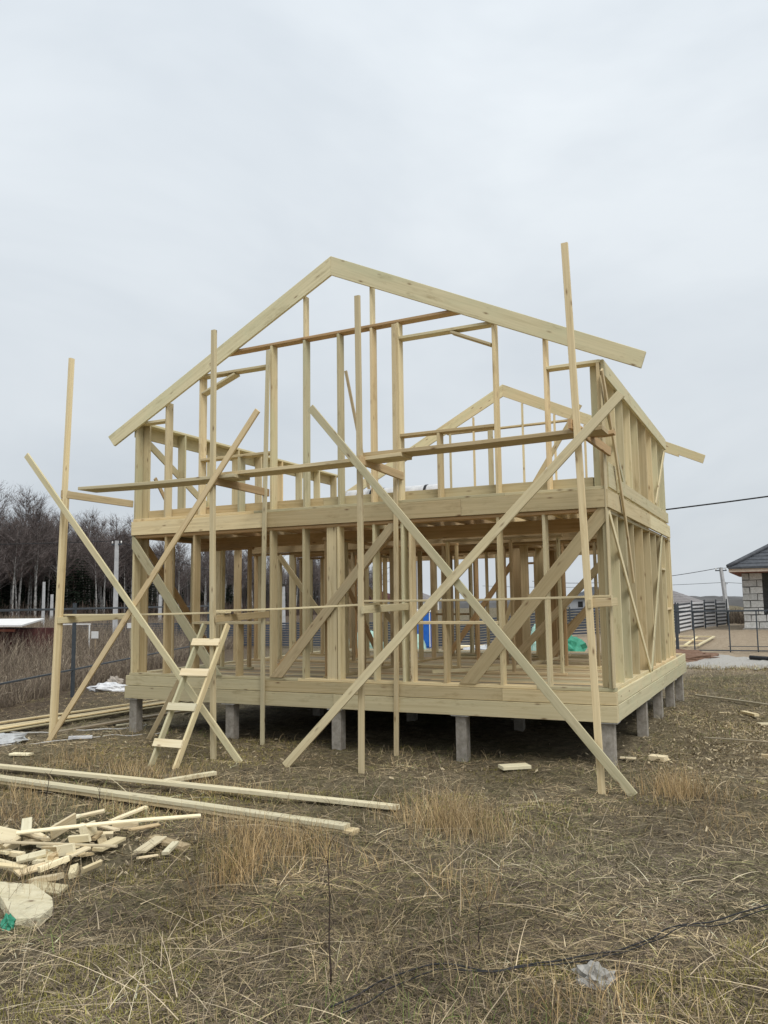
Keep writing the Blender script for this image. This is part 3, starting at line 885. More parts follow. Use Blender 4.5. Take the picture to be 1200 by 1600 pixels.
HEAP = [(-4.77,-5.47,-4.75,-5.18),(-4.46,-5.82,-4.48,-5.50),(-5.03,-5.58,-4.67,-5.69),(-5.07,-5.59,-4.61,-6.00),(-4.98,-5.74,-4.42,-5.92),(-4.57,-6.15,-3.33,-4.91),(-4.63,-6.28,-3.49,-5.94),(-4.23,-6.43,-4.07,-6.24),(-3.96,-6.66,-3.87,-6.41),(-3.73,-6.62,-3.67,-6.35),(-3.67,-6.74,-3.44,-6.65),(-3.59,-6.83,-3.29,-6.75),(-4.36,-6.54,-4.01,-6.63),(-5.05,-5.97,-4.81,-5.92),(-4.70,-6.15,-4.71,-6.04),(-4.50,-5.40,-4.29,-5.42),(-4.09,-5.78,-4.18,-5.53),(-4.11,-5.92,-3.86,-5.91),(-3.91,-6.21,-3.78,-6.21),(-3.77,-6.23,-3.74,-6.07),(-3.48,-6.48,-3.63,-6.31),(-3.38,-6.41,-3.37,-6.31),(-4.01,-6.82,-3.72,-6.78),(-4.29,-6.07,-4.10,-6.06),(-4.64,-5.08,-4.09,-5.31),(-4.45,-5.03,-4.40,-4.53),(-4.29,-5.16,-4.04,-5.05),(-3.91,-5.31,-3.89,-4.90),(-3.60,-5.33,-3.15,-5.35),(-3.40,-5.73,-3.49,-5.33),(-3.29,-5.85,-3.24,-5.70),(-3.11,-5.71,-3.18,-5.48),(-4.93,-5.03,-4.69,-4.87),(-4.23,-5.47,-4.11,-5.37)]
OG = 'pale offcuts in the heap at the left'
thin = {5, 6, 22}
spec_lab = {5: 'long thin lath lying right across the offcut heap', 6: 'thin lath lying across the front of the offcut heap', 28: 'brownish offcut lying crosswise at the right end of the heap',
            29: 'pale block slanting against the brownish offcut at the right end of the heap', 25: 'wide pale block at the back right of the offcut heap', 31: 'splintered yellowish stub at the right end of the heap'}
for i, (x0, y0, x1, y1) in enumerate(HEAP):
    if i in thin:
        w, t, z = .05, .022, .16
    else:
        w, t, z = random.choice((.05, .07, .10, .13)), random.choice((.022, .03, .045)), random.choice((.04, .05, .08, .12))
    if i in (25, 26, 28, 29, 30, 31, 32, 27): z = .05
    if i in (1, 3, 16): z = .15
    d = Vector((x1-x0, y1-y0, 0)); e = max(0.0, .2 - d.length)/2
    if d.length > 0: d.normalize()
    onedge = random.random() < .45 and i not in thin
    wd = None
    if not onedge:
        n_ = Vector((-d.y, d.x, random.uniform(-.3, .3)))
    else:
        n_ = Vector((0, 0, 1)) + Vector((-d.y, d.x, 0))*random.uniform(-.4, .4)
        z = max(z, .06)
    lumber((x0-d.x*e, y0-d.y*e), (x1+d.x*e, y1+d.y*e), w, t, z, spec_lab.get(i, 'pale sawn offcut tossed in the heap at the left edge of the grass'),
           W_BROWN if i == 28 else random.choice((W_PALE, W_PALE, W_PALE, W_FRESH)), 'offcut', OG if i not in spec_lab else None, 'timber_offcut', dz=random.uniform(-.05, .06) if i not in thin else .0, wd=n_)

# a second loose layer so that the heap piles up
for i in range(22):
    x, y = -4.45 + random.uniform(-.55, .65), -5.95 + random.uniform(-.45, .45)
    a = random.uniform(0, math.pi); l = random.uniform(.07, .22)
    lumber((x-math.cos(a)*l, y-math.sin(a)*l), (x+math.cos(a)*l, y+math.sin(a)*l), random.choice((.04, .06, .09, .12)), random.choice((.02, .03, .045)), random.uniform(.03, .08), 'pale sawn offcut tossed in the heap at the left edge of the grass',
           random.choice((W_PALE, W_PALE, W_FRESH)), 'offcut', OG, 'timber_offcut', dz=random.uniform(-.05, .05))

def slab():
    top = [(-3.88, -6.98), (-3.44, -6.93), (-3.02, -7.12), (-2.88, -7.24), (-2.84, -7.40), (-3.02, -7.46), (-3.30, -7.28), (-3.6, -7.12)]
    zt = [.11, .12, .10, .09, .06, .045, .06, .08]
    vs = []
    n = len(top)
    for (x, y), z in zip(top, zt): vs.append((x, y, z+gz(x, y)))
    for (x, y), z in zip(top, zt): vs.append((x+.01, y-.015, z-.065+gz(x, y)))
    fs = [tuple(reversed(range(n))), tuple(range(n, 2*n))]
    for i in range(n):
        j = (i+1) % n
        fs.append((i, j, j+n, i+n))
    c = Vector((-3.3, -7.2, 0))
    return pydata('slab', [Vector(v)-c for v in vs], fs)
M_FOAM = noise_mat('cream_foam', (.58, .54, .37), (.72, .68, .50), 26, .85, .8)
o = link('wood_slab', slab(), W_PALE, None, Matrix.Translation((-3.3, -7.2, 0)))
tr_ = o.modifiers.new('tri', 'TRIANGULATE')
sb = o.modifiers.new('sub', 'SUBSURF'); sb.subdivision_type = 'SIMPLE'; sb.levels = 3; sb.render_levels = 4
tx = bpy.data.textures.new('rough', 'CLOUDS'); tx.noise_scale = .04; tx.noise_depth = 3
dp = o.modifiers.new('rough', 'DISPLACE'); dp.texture = tx; dp.strength = .012; dp.mid_level = .5
tag(o, 'large cream wood slab with a broken edge lying in front of the offcut heap', 'slab')
crumple('plastic_scrap', .055, .045, .07, M_GREEN, (-2.98, -7.56, gz(-2.98, -7.56)), 5, lab='crumpled green plastic scrap beside the cream slab', cat='scrap')
crumple('white_scrap', .06, .04, .025, M_PLASTIC, (-3.05, -7.72, gz(-3.05, -7.72)), 6, lab='small dirty white scrap under the green plastic', cat='scrap')
crumple('plastic_bag', .12, .10, .09, M_DIRTY, (1.08, -6.70, gz(1.05, -6.66)), 8, amp=.3, lab='crumpled white plastic bag in the grass near the black cable', cat='plastic bag')
crumple('plastic_sheet', .55, .24, .10, M_PLASTIC, (-10.25, -1.85, gz(-10.2, -1.8)), 9, amp=.35, rz_=.5, lab='crumpled clear plastic sheet on bare soil at the left edge', cat='plastic sheet')
crumple('plastic_sheet', .62, .26, .16, M_WRAP, (-14.6, 5.5, gz(-14.6, 5.5)), 10, amp=.35, rz_=.4, lab='crumpled white plastic sheet left of the house below the fence', cat='plastic sheet')
crumple('sack', .28, .2, .22, noise_mat('dusty_sack', (.30, .26, .22), (.45, .40, .34), 9, .9), (-15.2, 6.2, gz(-15.2, 6.2)+.1), 11, lab='small dusty sack behind the white plastic sheet', cat='sack')

# offcuts to the right of the house
RG = [((.36, .72), (.58, .66), .16, .07, 'cream square offcut standing on the ground by the right front pile', W_PALE),
      ((.50, .95), (.62, .72), .04, .02, 'thin splinter leaning behind the cream square offcut', W_PALE),
      ((-1.42, -.80), (-1.10, -.55), .22, .045, 'flat pale board piece lying alone before the dark underfloor', W_PALE),
      ((-.42, .92), (-.18, .86), .10, .04, 'small brownish offcut behind the right corner pole', W_BROWN),
      ((-.02, .40), (.20, .42), .10, .02, 'thin pale chip beside the right front pile', W_PALE),
      ((1.35, 6.15), (1.62, 5.75), .10, .05, 'pale short beam piece on the trampled straw right of the house', W_FRESH),
      ((1.66, 5.2), (1.86, 5.3), .2, .03, 'flat yellow offcut lying farther right on the straw', W_PALE),
      ((1.80, 1.70), (2.5, 1.62), .08, .05, 'pale board end sticking in from the right edge', W_FRESH),
      ((.90, 6.25), (1.1, 6.3), .06, .02, 'small whitish chip near the rear piles', W_PALE),
      ((.20, 9.1), (2.6, 6.9), .06, .04, 'long thin lath on the grass behind the rear right pile', W_OLD),
      ((.9, 2.9), (2.6, 2.6), .05, .02, 'grey lath lying across the straw at the right', W_OLD)]
for a, b, w, t, lab, m in RG:
    lumber(a, b, w, t, t/2+.02, lab, m, 'offcut', None, 'timber_offcut')

# straw-coloured shavings and chips scattered about: stuff
def chips(n, cx, cy, sx, sy, lo, hi):
    vs, qs, cs = [], [], []
    x = rng.normal(cx, sx, n); y = rng.normal(cy, sy, n)
    z = hgt(x, y)
    for i in range(n):
        a = rng.uniform(0, 6.28); l = rng.uniform(lo, hi); w = l*rng.uniform(.06, .4)
        ca, sa = math.cos(a), math.sin(a)
        k = len(vs)
        for u, v in ((-1, -1), (1, -1), (1, 1), (-1, 1)):
            vs.append((x[i]+u*l*ca-v*w*sa, y[i]+u*l*sa+v*w*ca, z[i]+.02+rng.uniform(0, .03)+u*.01))
        qs.append((k, k+1, k+2, k+3))
        c = np.array((.45, .37, .24))*rng.uniform(.45, 1.15)
        cs += [c]*4
    return vs, qs, cs
V, Q, Cc = [], [], []
for args in ((900, 1.8, 3.6, 1.0, 2.0, .010, .042), (1800, 1.6, 3.2, .9, 1.4, .008, .024), (160, -8.5, -1.5, 1.5, 1.0, .012, .05), (420, -4.2, -5.8, .7, .45, .01, .035), (200, -4, -1.0, 2.5, .8, .01, .035), (150, .8, .6, .6, .8, .012, .045)):
    v, q, c = chips(*args)
    k = len(V)
    V += v; Q += [tuple(k+i for i in f) for f in q]; Cc += c
tag(link('wood_shavings', np_mesh('wood_shavings', V, Q, np.array(Cc)), M_STRAW), kind='stuff')

# ------------------------------------------------------------------ cables, power strip, weed stem
def cable(name, pts, r, m, label, sides=6, sub=6, lift=.02):
    P = []
    for k_ in range(len(pts)-1):
        q0, q1, q2, q3 = (Vector((*pts[max(0, min(len(pts)-1, k_+j))], 0)) for j in (-1, 0, 1, 2))
        for i in range(sub):
            u = i/sub
            q = .5*((2*q1) + (q2-q0)*u + (2*q0-5*q1+4*q2-q3)*u*u + (3*q1-q0-3*q2+q3)*u*u*u)
            x, y = q.x, q.y
            P.append((x, y, float(smooth_h(x, y))+.5*(gz(x, y)-float(smooth_h(x, y)))+lift+.01*math.sin(len(P)*.5)))
    P.append((*pts[-1], gz(*pts[-1])+lift))
    return tag(link(name, tube_mesh(P, r, r, sides), m), label, 'cable')
cable('cable', [(-.2, -7.7), (.13, -7.0), (.55, -6.85), (.92, -6.5), (1.29, -6.05), (1.42, -5.75), (1.64, -5.38), (2.01, -4.93), (2.6, -4.4)], .0055, M_BLACK, 'thin black cable snaking through the grass at the lower right', lift=.055)
cable('cable', [(-.1, -7.75), (.2, -7.08), (.62, -6.82), (.95, -6.56), (1.35, -6.02), (1.5, -5.7), (1.70, -5.44), (2.06, -4.95), (2.6, -4.5)], .004, M_BLACK, 'second thinner black cable running alongside at the lower right', lift=.06)
cable('extension_cord', [(-9.9, -2.6), (-9.55, -2.0), (-9.3, -1.75), (-9.05, -1.2)], .012, M_CORD, 'white extension cord trailing left from the power strip')
cable('extension_cord', [(-8.9, -1.0), (-8.5, -.5), (-8.1, -.05)], .010, M_CORD, 'thin cord trailing right from the power strip towards the house')
cable('hose', [(-10.95, -.9), (-10.3, -.75), (-9.9, -.4), (-9.3, .0), (-8.9, .5)], .014, M_CORD, 'pale hose lying on soil behind the leftmost pole')
PS = empty('power_strip', (-8.98, -1.08, gz(-8.98, -1.08)), rad(35))
tag(PS, 'white power strip lying on the ground near the leftmost pole', 'power strip')
vs, fs = [], []
box_data(vs, fs, -.20, .20, -.035, .035, 0, .05)
o = link('housing', pydata('housing', vs, fs), M_WRAP, PS, PS.matrix_basis.copy())
bv = o.modifiers.new('edge', 'BEVEL'); bv.width = .008; bv.segments = 2
for i in range(5):
    link('socket', tube_mesh([(0, 0, .05), (0, 0, .056)], .022, .020, 10), M_CORD, PS, PS.matrix_basis @ Matrix.Translation((-.14+.07*i, 0, .001)))

def stem(loc, h, label, lean=(.02, .0)):
    root = empty('weed_stem', loc)
    tag(root, label, 'weed')
    pts = [(lean[0]*i/8*h + .008*math.sin(i*1.7), lean[1]*i/8*h+.006*math.cos(i*2.1), h*i/8) for i in range(9)]
    T = Matrix.Translation(loc)
    link('stalk', tube_mesh(pts, .006, .0025, 5), M_STALK, root, T)
    for i in (3, 4, 5, 6, 7, 8):
        p = Vector(pts[i]); a = i*2.4
        q = p + Vector((math.cos(a)*.05, math.sin(a)*.05, .07))
        link('twig', tube_mesh([p, (p+q)/2+Vector((0, 0, .01)), q], .0022, .001, 4), M_STALK, root, T)
M_STALK = noise_mat('dark_stalk', (.035, .025, .02), (.07, .05, .04), 20, .9)
stem((-.36, -7.42, gz(-.36, -7.42)), .82, 'single dark dry weed stem standing upright in the near grass', (-.015, .01))
stem((.30, -6.6, gz(.3, -6.6)), .28, 'short dark weed sprig left of the black cable', (.05, .02))
stem((-5.9, -4.6, gz(-5.9, -4.6)), .35, 'dark withered weed sprig behind the offcut heap', (.1, .05))
stem((-4.9, -4.75, gz(-4.9, -4.75)), .30, 'dark withered weed sprig by the doubled boards', (-.02, .05))

# ------------------------------------------------------------------ grass: thatch, straw, tufts (stuff)
def in_house(x, y):
    heap = (((x+4.1)/.75)**2 + ((y+5.95)/.62)**2 < 1) & (rng.random(len(x)) < .8)
    return ((x > -8.8) & (x < 0) & (y > .6) & (y < 8.7)) | heap

def view_points(n, r0, r1, power=1.0, half=34):
    u = rng.random(n)
    r = np.exp(np.log(r0) + u*(np.log(r1)-np.log(r0))) if power == 1.0 else (r0**(1-power+1) + u*(r1**(2-power)-r0**(2-power)))**(1/(2-power))
    a = yaw + np.radians(rng.uniform(-half, half, n))
    return CAM.x - r*np.sin(a), CAM.y + r*np.cos(a), r

def ribbons(name, x, y, length, width, tilt, droop, cols, m, segs=2, z0=0.0, face=None, kind='stuff'):
    """flat bent blades. tilt = rise angle from the ground at the root; droop = change of that angle along the blade"""
    n = len(x)
    if m is M_STRAW:      # the sward differs from patch to patch: bleached, brown, rotted
        v1 = .8*vnoise(x*.75+3, y*.75+11) + .7*vnoise(x*2.1+41, y*2.1)
        v2 = vnoise(x*.5+71, y*.5+37)
        cols = cols*(1+.75*v1)[:, None]*np.stack([1.38+.11*v2, 1.29+.0*v2, 1.24-.16*v2], -1)
        cols = np.clip(cols, .012, .7)
    az = rng.uniform(0, 2*np.pi, n)
    z = hgt(x, y) + z0
    dirx, diry = np.cos(az), np.sin(az)
    if face is None:
        fa = az + np.pi/2 + rng.uniform(-.6, .6, n)
    else:
        fa = face + rng.uniform(-.8, .8, n)
    sx, sy = np.cos(fa), np.sin(fa)
    P = np.zeros((n, segs+1, 3)); P[:, 0] = np.stack([x, y, z], -1)
    step = length/segs
    ang = tilt.copy()
    for s in range(segs):
        P[:, s+1, 0] = P[:, s, 0] + dirx*np.cos(ang)*step
        P[:, s+1, 1] = P[:, s, 1] + diry*np.cos(ang)*step
        P[:, s+1, 2] = P[:, s, 2] + np.sin(ang)*step
        ang = ang - droop/segs
    low = np.minimum(0, P[:, :, 2] - (z[:, None] - .02))
    P[:, :, 2] -= low*.8
    prof = np.linspace(1, .35, segs+1)
    W = (width[:, None]*prof[None])/2
    tw = rng.uniform(-.5, .5, n)
    S_ = np.stack([sx, sy, tw], -1)
    A = P - S_[:, None, :]*W[..., None]
    B = P + S_[:, None, :]*W[..., None]
    V = np.stack([A, B], 2).reshape(-1, 3)
    base = (np.arange(n)*(segs+1)*2)[:, None]
    s_ = np.arange(segs)[None]*2
    Q = np.stack([base+s_, base+s_+1, base+s_+3, base+s_+2], -1).reshape(-1, 4)
    C = np.repeat(cols, (segs+1)*2, axis=0)
    o = link(name, np_mesh(name, V, Q, C), m)
    tag(o, kind=kind)
    return o

PAL = np.array([(.38, .315, .19), (.31, .255, .155), (.22, .18, .11), (.14, .115, .072), (.075, .062, .042), (.46, .40, .27), (.21, .20, .09), (.15, .15, .06)])
def palette(n, w):
    w = np.array(w, float); w /= w.sum()
    c = PAL[rng.choice(len(PAL), n, p=w)]
    return c*rng.uniform(.75, 1.2, (n, 1))

def clumpy(x, y, f, thr):
    v = vnoise(x*f+13, y*f+5) + .5*vnoise(x*f*2.7, y*f*2.7+21)
    return v > thr

# matted thatch, short and flat
x, y, r = view_points(330000, 3.6, 26)
k = ~in_house(x, y); x, y, r = x[k], y[k], r[k]
n = len(x)
mossy = clumpy(x, y, .55, .06)
cols = palette(n, (1.0, 2.2, 3.4, 3.2, 2.2, .3, .9, .4))
cols[mossy] = np.where(rng.random((mossy.sum(), 1)) < .5, palette(mossy.sum(), (0, .5, 1, 1, 1, 0, 3, 3)), cols[mossy])
ribbons('thatch_grass', x, y, rng.uniform(.03, .10, n)*(1+r*.015), rng.uniform(.0024, .0055, n)*(1+r*.05), rng.uniform(-.15, .40, n), rng.uniform(0, .9, n), cols, M_STRAW, 2)
# long fallen straws
x, y, r = view_points(13000, 3.6, 22)
k = ~in_house(x, y); x, y, r = x[k], y[k], r[k]
n = len(x)
ribbons('fallen_straw', x, y, rng.uniform(.10, .38, n), rng.uniform(.0028, .0058, n)*(1+r*.05), rng.uniform(.0, .30, n), rng.uniform(.0, .7, n), palette(n, (2.2, 3, 2.6, 2, 1, 1.3, .5, .2)), M_STRAW, 3, z0=.015)
# broken pale stems, long and kinked
x, y, r = view_points(550, 3.6, 12)
k = ~in_house(x, y); x, y, r = x[k], y[k], r[k]
n = len(x)
ribbons('broken_stems', x, y, rng.uniform(.35, .95, n), rng.uniform(.004, .0075, n), rng.uniform(.02, .4, n), rng.uniform(.1, .6, n), np.array((.42, .36, .25))*rng.uniform(.45, 1.15, (n, 1)), M_STRAW, 4, z0=.03)
# yellow green moss cushions
x, y, r = view_points(110000, 3.6, 15)
k = ~in_house(x, y) & clumpy(x+31, y-17, .75, .13); x, y, r = x[k], y[k], r[k]
n = len(x)
ribbons('moss', x, y, rng.uniform(.02, .055, n), rng.uniform(.004, .008, n), rng.uniform(.3, 1.4, n), rng.uniform(0, 1, n), np.array((.21, .195, .06))*rng.uniform(.5, 1.25, (n, 1)), M_STRAW, 1, z0=.006)
# dark sticks and grey old stalks, mostly right side
x, y, r = view_points(9000, 3.6, 16)
k = ~in_house(x, y) & (clumpy(x, y, .4, .05) | (x > .3)); x, y, r = x[k], y[k], r[k]
n = len(x)
ribbons('dark_stalks', x, y, rng.uniform(.12, .40, n), rng.uniform(.003, .006, n)*(1+r*.04), rng.uniform(.0, .6, n), rng.uniform(0, .7, n), np.array((.085, .068, .052))*rng.uniform(.6, 1.5, (n, 1)), M_STRAW, 3, z0=.01)
# low upright blades everywhere
x, y, r = view_points(11000, 3.6, 20)
k = ~in_house(x, y) & clumpy(x, y, .7, -.02); x, y, r = x[k], y[k], r[k]
n = len(x)
ribbons('standing_grass', x, y, rng.uniform(.06, .22, n), rng.uniform(.0025, .0045, n)*(1+r*.06), rng.uniform(.8, 1.55, n), rng.uniform(.1, 1.3, n), palette(n, (2, 3, 3, 2, 1, 1, 2, 1.6)), M_STRAW, 3, face=yaw)
# tall dry tufts where the photograph has them
TX, TY, TH = [], [], []
for cx, cy, sx, sy, nn, h in ((.98, -1.30, .26, .22, 650, .40), (-1.05, -3.70, .34, .22, 900, .46), (-.8, -3.5, .3, .25, 250, .3), (-2.15, -5.85, .16, .25, 350, .52), (-2.0, -5.2, .5, .2, 350, .36), (-2.6, -4.9, .6, .12, 350, .28), (-5.9, -2.9, .8, .25, 700, .28),
                              (-7.6, -2.6, .6, .25, 300, .24), (-3.5, -6.9, .4, .2, 160, .34), (-4.6, -4.6, .6, .08, 160, .24), (1.5, -2.6, .3, .3, 120, .26), (.95, -7.15, .15, .15, 120, .24), (1.3, -7.0, .2, .2, 100, .25),
                              (-4.2, -3.2, .6, .12, 220, .22), (-6.6, -4.5, .5, .2, 250, .3), (-5.6, -5.3, .25, .25, 220, .34), (-.2, -5.4, .3, .25, 120, .28)):
    nn = int(nn*.8)
    dx_, dy_ = np.clip(rng.standard_t(2.6, nn), -4, 4)*.8, np.clip(rng.standard_t(2.6, nn), -4, 4)*.8
    TX.append(cx + sx*dx_); TY.append(cy + sy*dy_); TH.append(h*1.15*rng.uniform(.35, 1.15, nn)*np.exp(-.10*(dx_**2+dy_**2))*.92)
x, y, hh = map(np.concatenate, (TX, TY, TH))
n = len(x)
ribbons('dry_tufts', x, y, hh, rng.uniform(.003, .0055, n), rng.uniform(1.05, 1.57, n), rng.uniform(-.2, 1.5, n)*(rng.random(n) < .8), palette(n, (4, 3, 1.4, .6, .2, 3, .4, .1))*np.array((1.1, 1.0, .86)), M_STRAW, 4, face=yaw)
# green sprigs
x, y, r = view_points(9000, 3.6, 16)
k = ~in_house(x, y) & clumpy(x, y, .8, .26); x, y, r = x[k], y[k], r[k]
n = len(x)
ribbons('green_grass', x, y, rng.uniform(.05, .18, n), rng.uniform(.003, .005, n)*(1+r*.05), rng.uniform(.4, 1.4, n), rng.uniform(.2, 1.2, n), np.array((.11, .15, .045))*rng.uniform(.6, 1.3, (n, 1)), M_STRAW, 3)
# farther right: rough grass behind the house and beside it
n = 26000
x = rng.uniform(-.5, 9, n); y = rng.uniform(4, 17.2, n)
ribbons('rough_grass', x, y, rng.uniform(.04, .13, n), rng.uniform(.006, .012, n), rng.uniform(.1, 1.0, n), rng.uniform(0, 1, n), palette(n, (1, 1.5, 2.5, 2.5, 1.5, .3, 3, 1.5)), M_STRAW, 2)

# reddish dry weeds in the field beyond the left fence (stuff)
n = 85000
t = rng.random(n)
dd = 1.2 + 46*t**1.7
s = rng.uniform(-9, 40, n)
fx, fy = -.40, .9165
x = -14.33 + s*fx - dd*fy*.95
y = 3.81 + s*fy + dd*fx*.55 + dd*.28
k = (x < -9.3 - .0*y) & ~((x > -12) & (y < 12)); x, y, dd = x[k], y[k], dd[k]
n = len(x)
WP = np.array([(.25, .205, .15), (.19, .15, .11), (.31, .255, .185), (.13, .105, .083), (.20, .155, .12)])
cols = WP[rng.choice(5, n)]*rng.uniform(.7, 1.25, (n, 1))
ribbons('dry_weeds', x, y, rng.uniform(.35, 1.05, n)*(.7+1.0*sst(2, 9, dd)), rng.uniform(.007, .018, n)*(1+dd*.025), rng.uniform(1.0, 1.57, n), rng.uniform(-.2, 1.0, n), cols, M_WEED, 3, face=yaw)
n2 = 50000
i_ = rng.integers(0, n, n2)
dd2 = dd[i_]
x2 = x[i_] + rng.normal(0, .25, n2); y2 = y[i_] + rng.normal(0, .25, n2)
ribbons('weed_heads', x2, y2, rng.uniform(.06, .22, n2), rng.uniform(.008, .02, n2), rng.uniform(-.3, 1.3, n2), rng.uniform(-.5, 1.2, n2), WP[rng.choice(5, n2)]*rng.uniform(.6, 1.2, (n2, 1)), M_WEED, 2, z0=rng.uniform(.2, .9, n2)*(.7+.8*sst(2, 9, dd2)), face=yaw)

n = 1500
x = rng.uniform(-1.3, 1.6, n); y = rng.uniform(41, 45.5, n)
ribbons('dry_weeds', x, y, rng.uniform(.3, .95, n), rng.uniform(.02, .05, n), rng.uniform(1.0, 1.57, n), rng.uniform(-.2, .9, n), WP[rng.choice(5, n)]*.55, M_WEED, 3, face=yaw)
n = 2500
x = rng.uniform(-1.6, 4, n); y = 17.2 + rng.normal(0, .35, n)
ribbons('rough_grass', x, y, rng.uniform(.05, .16, n), rng.uniform(.008, .014, n), rng.uniform(.3, 1.4, n), rng.uniform(0, 1, n), palette(n, (1, 1.5, 2.5, 2.5, 1.5, .3, 3, 1.5)), M_STRAW, 2, z0=.02)
# ------------------------------------------------------------------ left boundary fence: steel posts with two rails
LF = empty('rail_fence', (-14.33, 3.81, 0))
tag(LF, 'open fence of slate grey steel posts with two thin rails at the left', 'fence')
def sbar(name, a, b, w, m, parent):
    return board(name, a, b, w, w, parent, m, (0, 0, 1) if abs((Vector(b)-Vector(a)).normalized().z) < .9 else (1, 0, 0))
for k_ in range(-3, 6):
    px_, py_ = -14.33 + k_*2.75*fx, 3.81 + k_*2.75*fy
    if k_ in (-1, 1, 2, 3, 4, 5, -2): 
        if k_ == -1 or k_ == 1: continue
    sbar('post', (px_, py_, gz(px_, py_)-.2), (px_, py_, 2.42), .075, M_STEEL, LF)
a_, b_ = (-14.33-9*fx, 3.81-9*fy), (-14.33+15*fx, 3.81+15*fy)
sbar('rail', (*a_, 2.27), (*b_, 2.27), .05, M_STEEL, LF)
sbar('rail', (*a_, .72), (*b_, .72), .04, M_STEEL, LF)

# ------------------------------------------------------------------ horizontal slat fences behind the house
def slat_fence(A, B, nb, label, m, gap_cols=False, hgt_=1.38, nsl=10, weave=0.0, name='slat_fence', m2=None):
    A, B = Vector((*A, 0)), Vector((*B, 0))
    F_ = empty(name, (A.x, A.y, gz(A.x, A.y)))
    tag(F_, label, 'fence')
    d = (B-A)/nb
    L_ = d.length
    slat = beam_mesh(L_-.012, .092, .02, ch=.003)
    slat.materials.append(m)
    slat2 = slat
    if m2:
        slat2 = beam_mesh(L_-.012, 1.0*(hgt_-.1)/nsl*.95, .02, ch=.003); slat2.materials.append(m2)
        slat = beam_mesh(L_-.012, 1.0*(hgt_-.1)/nsl*.95, .02, ch=.003); slat.materials.append(m)
    for i in range(nb+1):
        p = A + d*i
        z = gz(p.x, p.y)
        sbar('post', (p.x, p.y, z-.2), (p.x, p.y, z+hgt_+.06), .06, M_STEEL, F_)
    for i in range(nb):
        p, q = A+d*i, A+d*(i+1)
        zp, zq = float(smooth_h(p.x, p.y)), float(smooth_h(q.x, q.y))
        u = d.normalized(); nrm = Vector((-u.y, u.x, 0))
        X_ = Vector((d.x, d.y, zq-zp)).normalized()
        for j in range(nsl):
            c = (p+q)/2 + nrm*(.05 + (weave if (i+j) % 2 else 0))
            c.z = (zp+zq)/2 + .10 + j*(hgt_-.1)/nsl
            Y_ = Vector((0, 0, 1)); Y_ = (Y_ - X_*Y_.dot(X_)).normalized(); Z_ = X_.cross(Y_)
            M = Matrix.Identity(4)
            for r_ in range(3):
                M[r_][0], M[r_][1], M[r_][2], M[r_][3] = X_[r_], Y_[r_], Z_[r_], c[r_]
            link('slat', slat if (i+j) % 2 else slat2, None, F_, M)
    return F_
slat_fence((-36, 24.4), (-2.4, 28.6), 14, 'long dark blue grey horizontal slat fence running behind the house', M_SLAT)
slat_fence((-2.3, 28.7), (-.75, 37.8), 4, 'grey slat fence receding beside the block house plot', M_WEAVE_GAP, weave=.03, m2=M_WEAVE2, nsl=14)

# front frame fence on the right, panels not yet hung
FR = empty('frame_fence', (-.4, 21.7, gz(-.4, 21.7)))
tag(FR, 'bare steel frame fence without panels before the block house', 'fence')
for x, w, tp in ((-2.45, .04, 1.86), (-1.60, .11, 2.08), (-.98, .045, 1.86), (.27, .045, 1.86), (1.22, .045, 1.86), (2.35, .045, 1.86), (3.5, .045, 1.86)):
    sbar('post', (x, 21.7, gz(x, 21.7)-.1), (x, 21.7, tp), w, M_STEEL, FR)
sbar('rail', (-3.4, 21.66, 1.83), (6, 21.66, 1.86), .06, M_STEEL, FR)
sbar('rail', (-1.0, 21.66, .37), (6, 21.66, .38), .04, M_STEEL, FR)
sbar('rail', (.2, 21.65, .53), (6, 21.65, .53), .025, M_STEEL, FR)

# ------------------------------------------------------------------ block house on the right
BH = empty('block_house', (.39, 30.8, gz(.39, 30.8)))
tag(BH, 'unfinished house of white aerated blocks under a charcoal hipped tile roof', 'house')
bz0 = gz(.39, 30.8) - .05
bh, bl, gapm = .325, .66, .042
blk = {}
def block_mesh(l):
    l = round(l, 2)
    if l not in blk:
        r = random.Random(int(l*1000))
        vs, fs = [], []
        box_data(vs, fs, -l/2+gapm/2, l/2-gapm/2, -.15, .15, -bh/2+gapm/2, bh/2-gapm/2)
        vs = [(a+r.uniform(-.014, .014), b, c+r.uniform(-.014, .014)) for a, b, c in vs]
        me = pydata('block', vs, fs); me.materials.append(M_BLOCK)
        blk[l] = me
    return blk[l]
BX0, BX1, BY0, BY1 = .39, 8.6, 30.8, 38.5
for row in range(10):
    z = bz0 + .1 + bh*(row+.5)
    xx = BX0
    first = bl if row % 2 == 0 else bl*.5
    while xx < BX1-.05:
        l = min(first if xx == BX0 else bl, BX1-xx)
        c = xx + l/2
        xe = xx + l
        # window opening
        if 2 <= row <= 7 and xx < 2.9 and xe > 1.30:
            if xx < 1.30-.1:
                l2 = 1.30-xx
                link('block', block_mesh(l2), None, BH, Matrix.Translation((xx+l2/2, BY0+.15+random.uniform(-.012, .012), z)))
        else:
            link('block', block_mesh(l), None, BH, Matrix.Translation((c, BY0+.15+random.uniform(-.02, .02), z+random.uniform(-.012, .012))))
        xx = xe
vs, fs = [], []
def wall_slab(x0, x1, y0, y1, z0, z1): box_data(vs, fs, x0, x1, y0, y1, z0, z1)
wall_slab(BX0+.02, 1.28, BY0+.02, BY0+.28, bz0, bz0+3.3)
wall_slab(2.9, BX1-.02, BY0+.02, BY0+.28, bz0, bz0+3.3)
wall_slab(1.28, 2.9, BY0+.02, BY0+.28, bz0, bz0+.72)
wall_slab(1.28, 2.9, BY0+.02, BY0+.28, bz0+2.72, bz0+3.3)
link('mortar', pydata('mortar', vs, fs), M_MORTAR, BH)
vs, fs = [], []
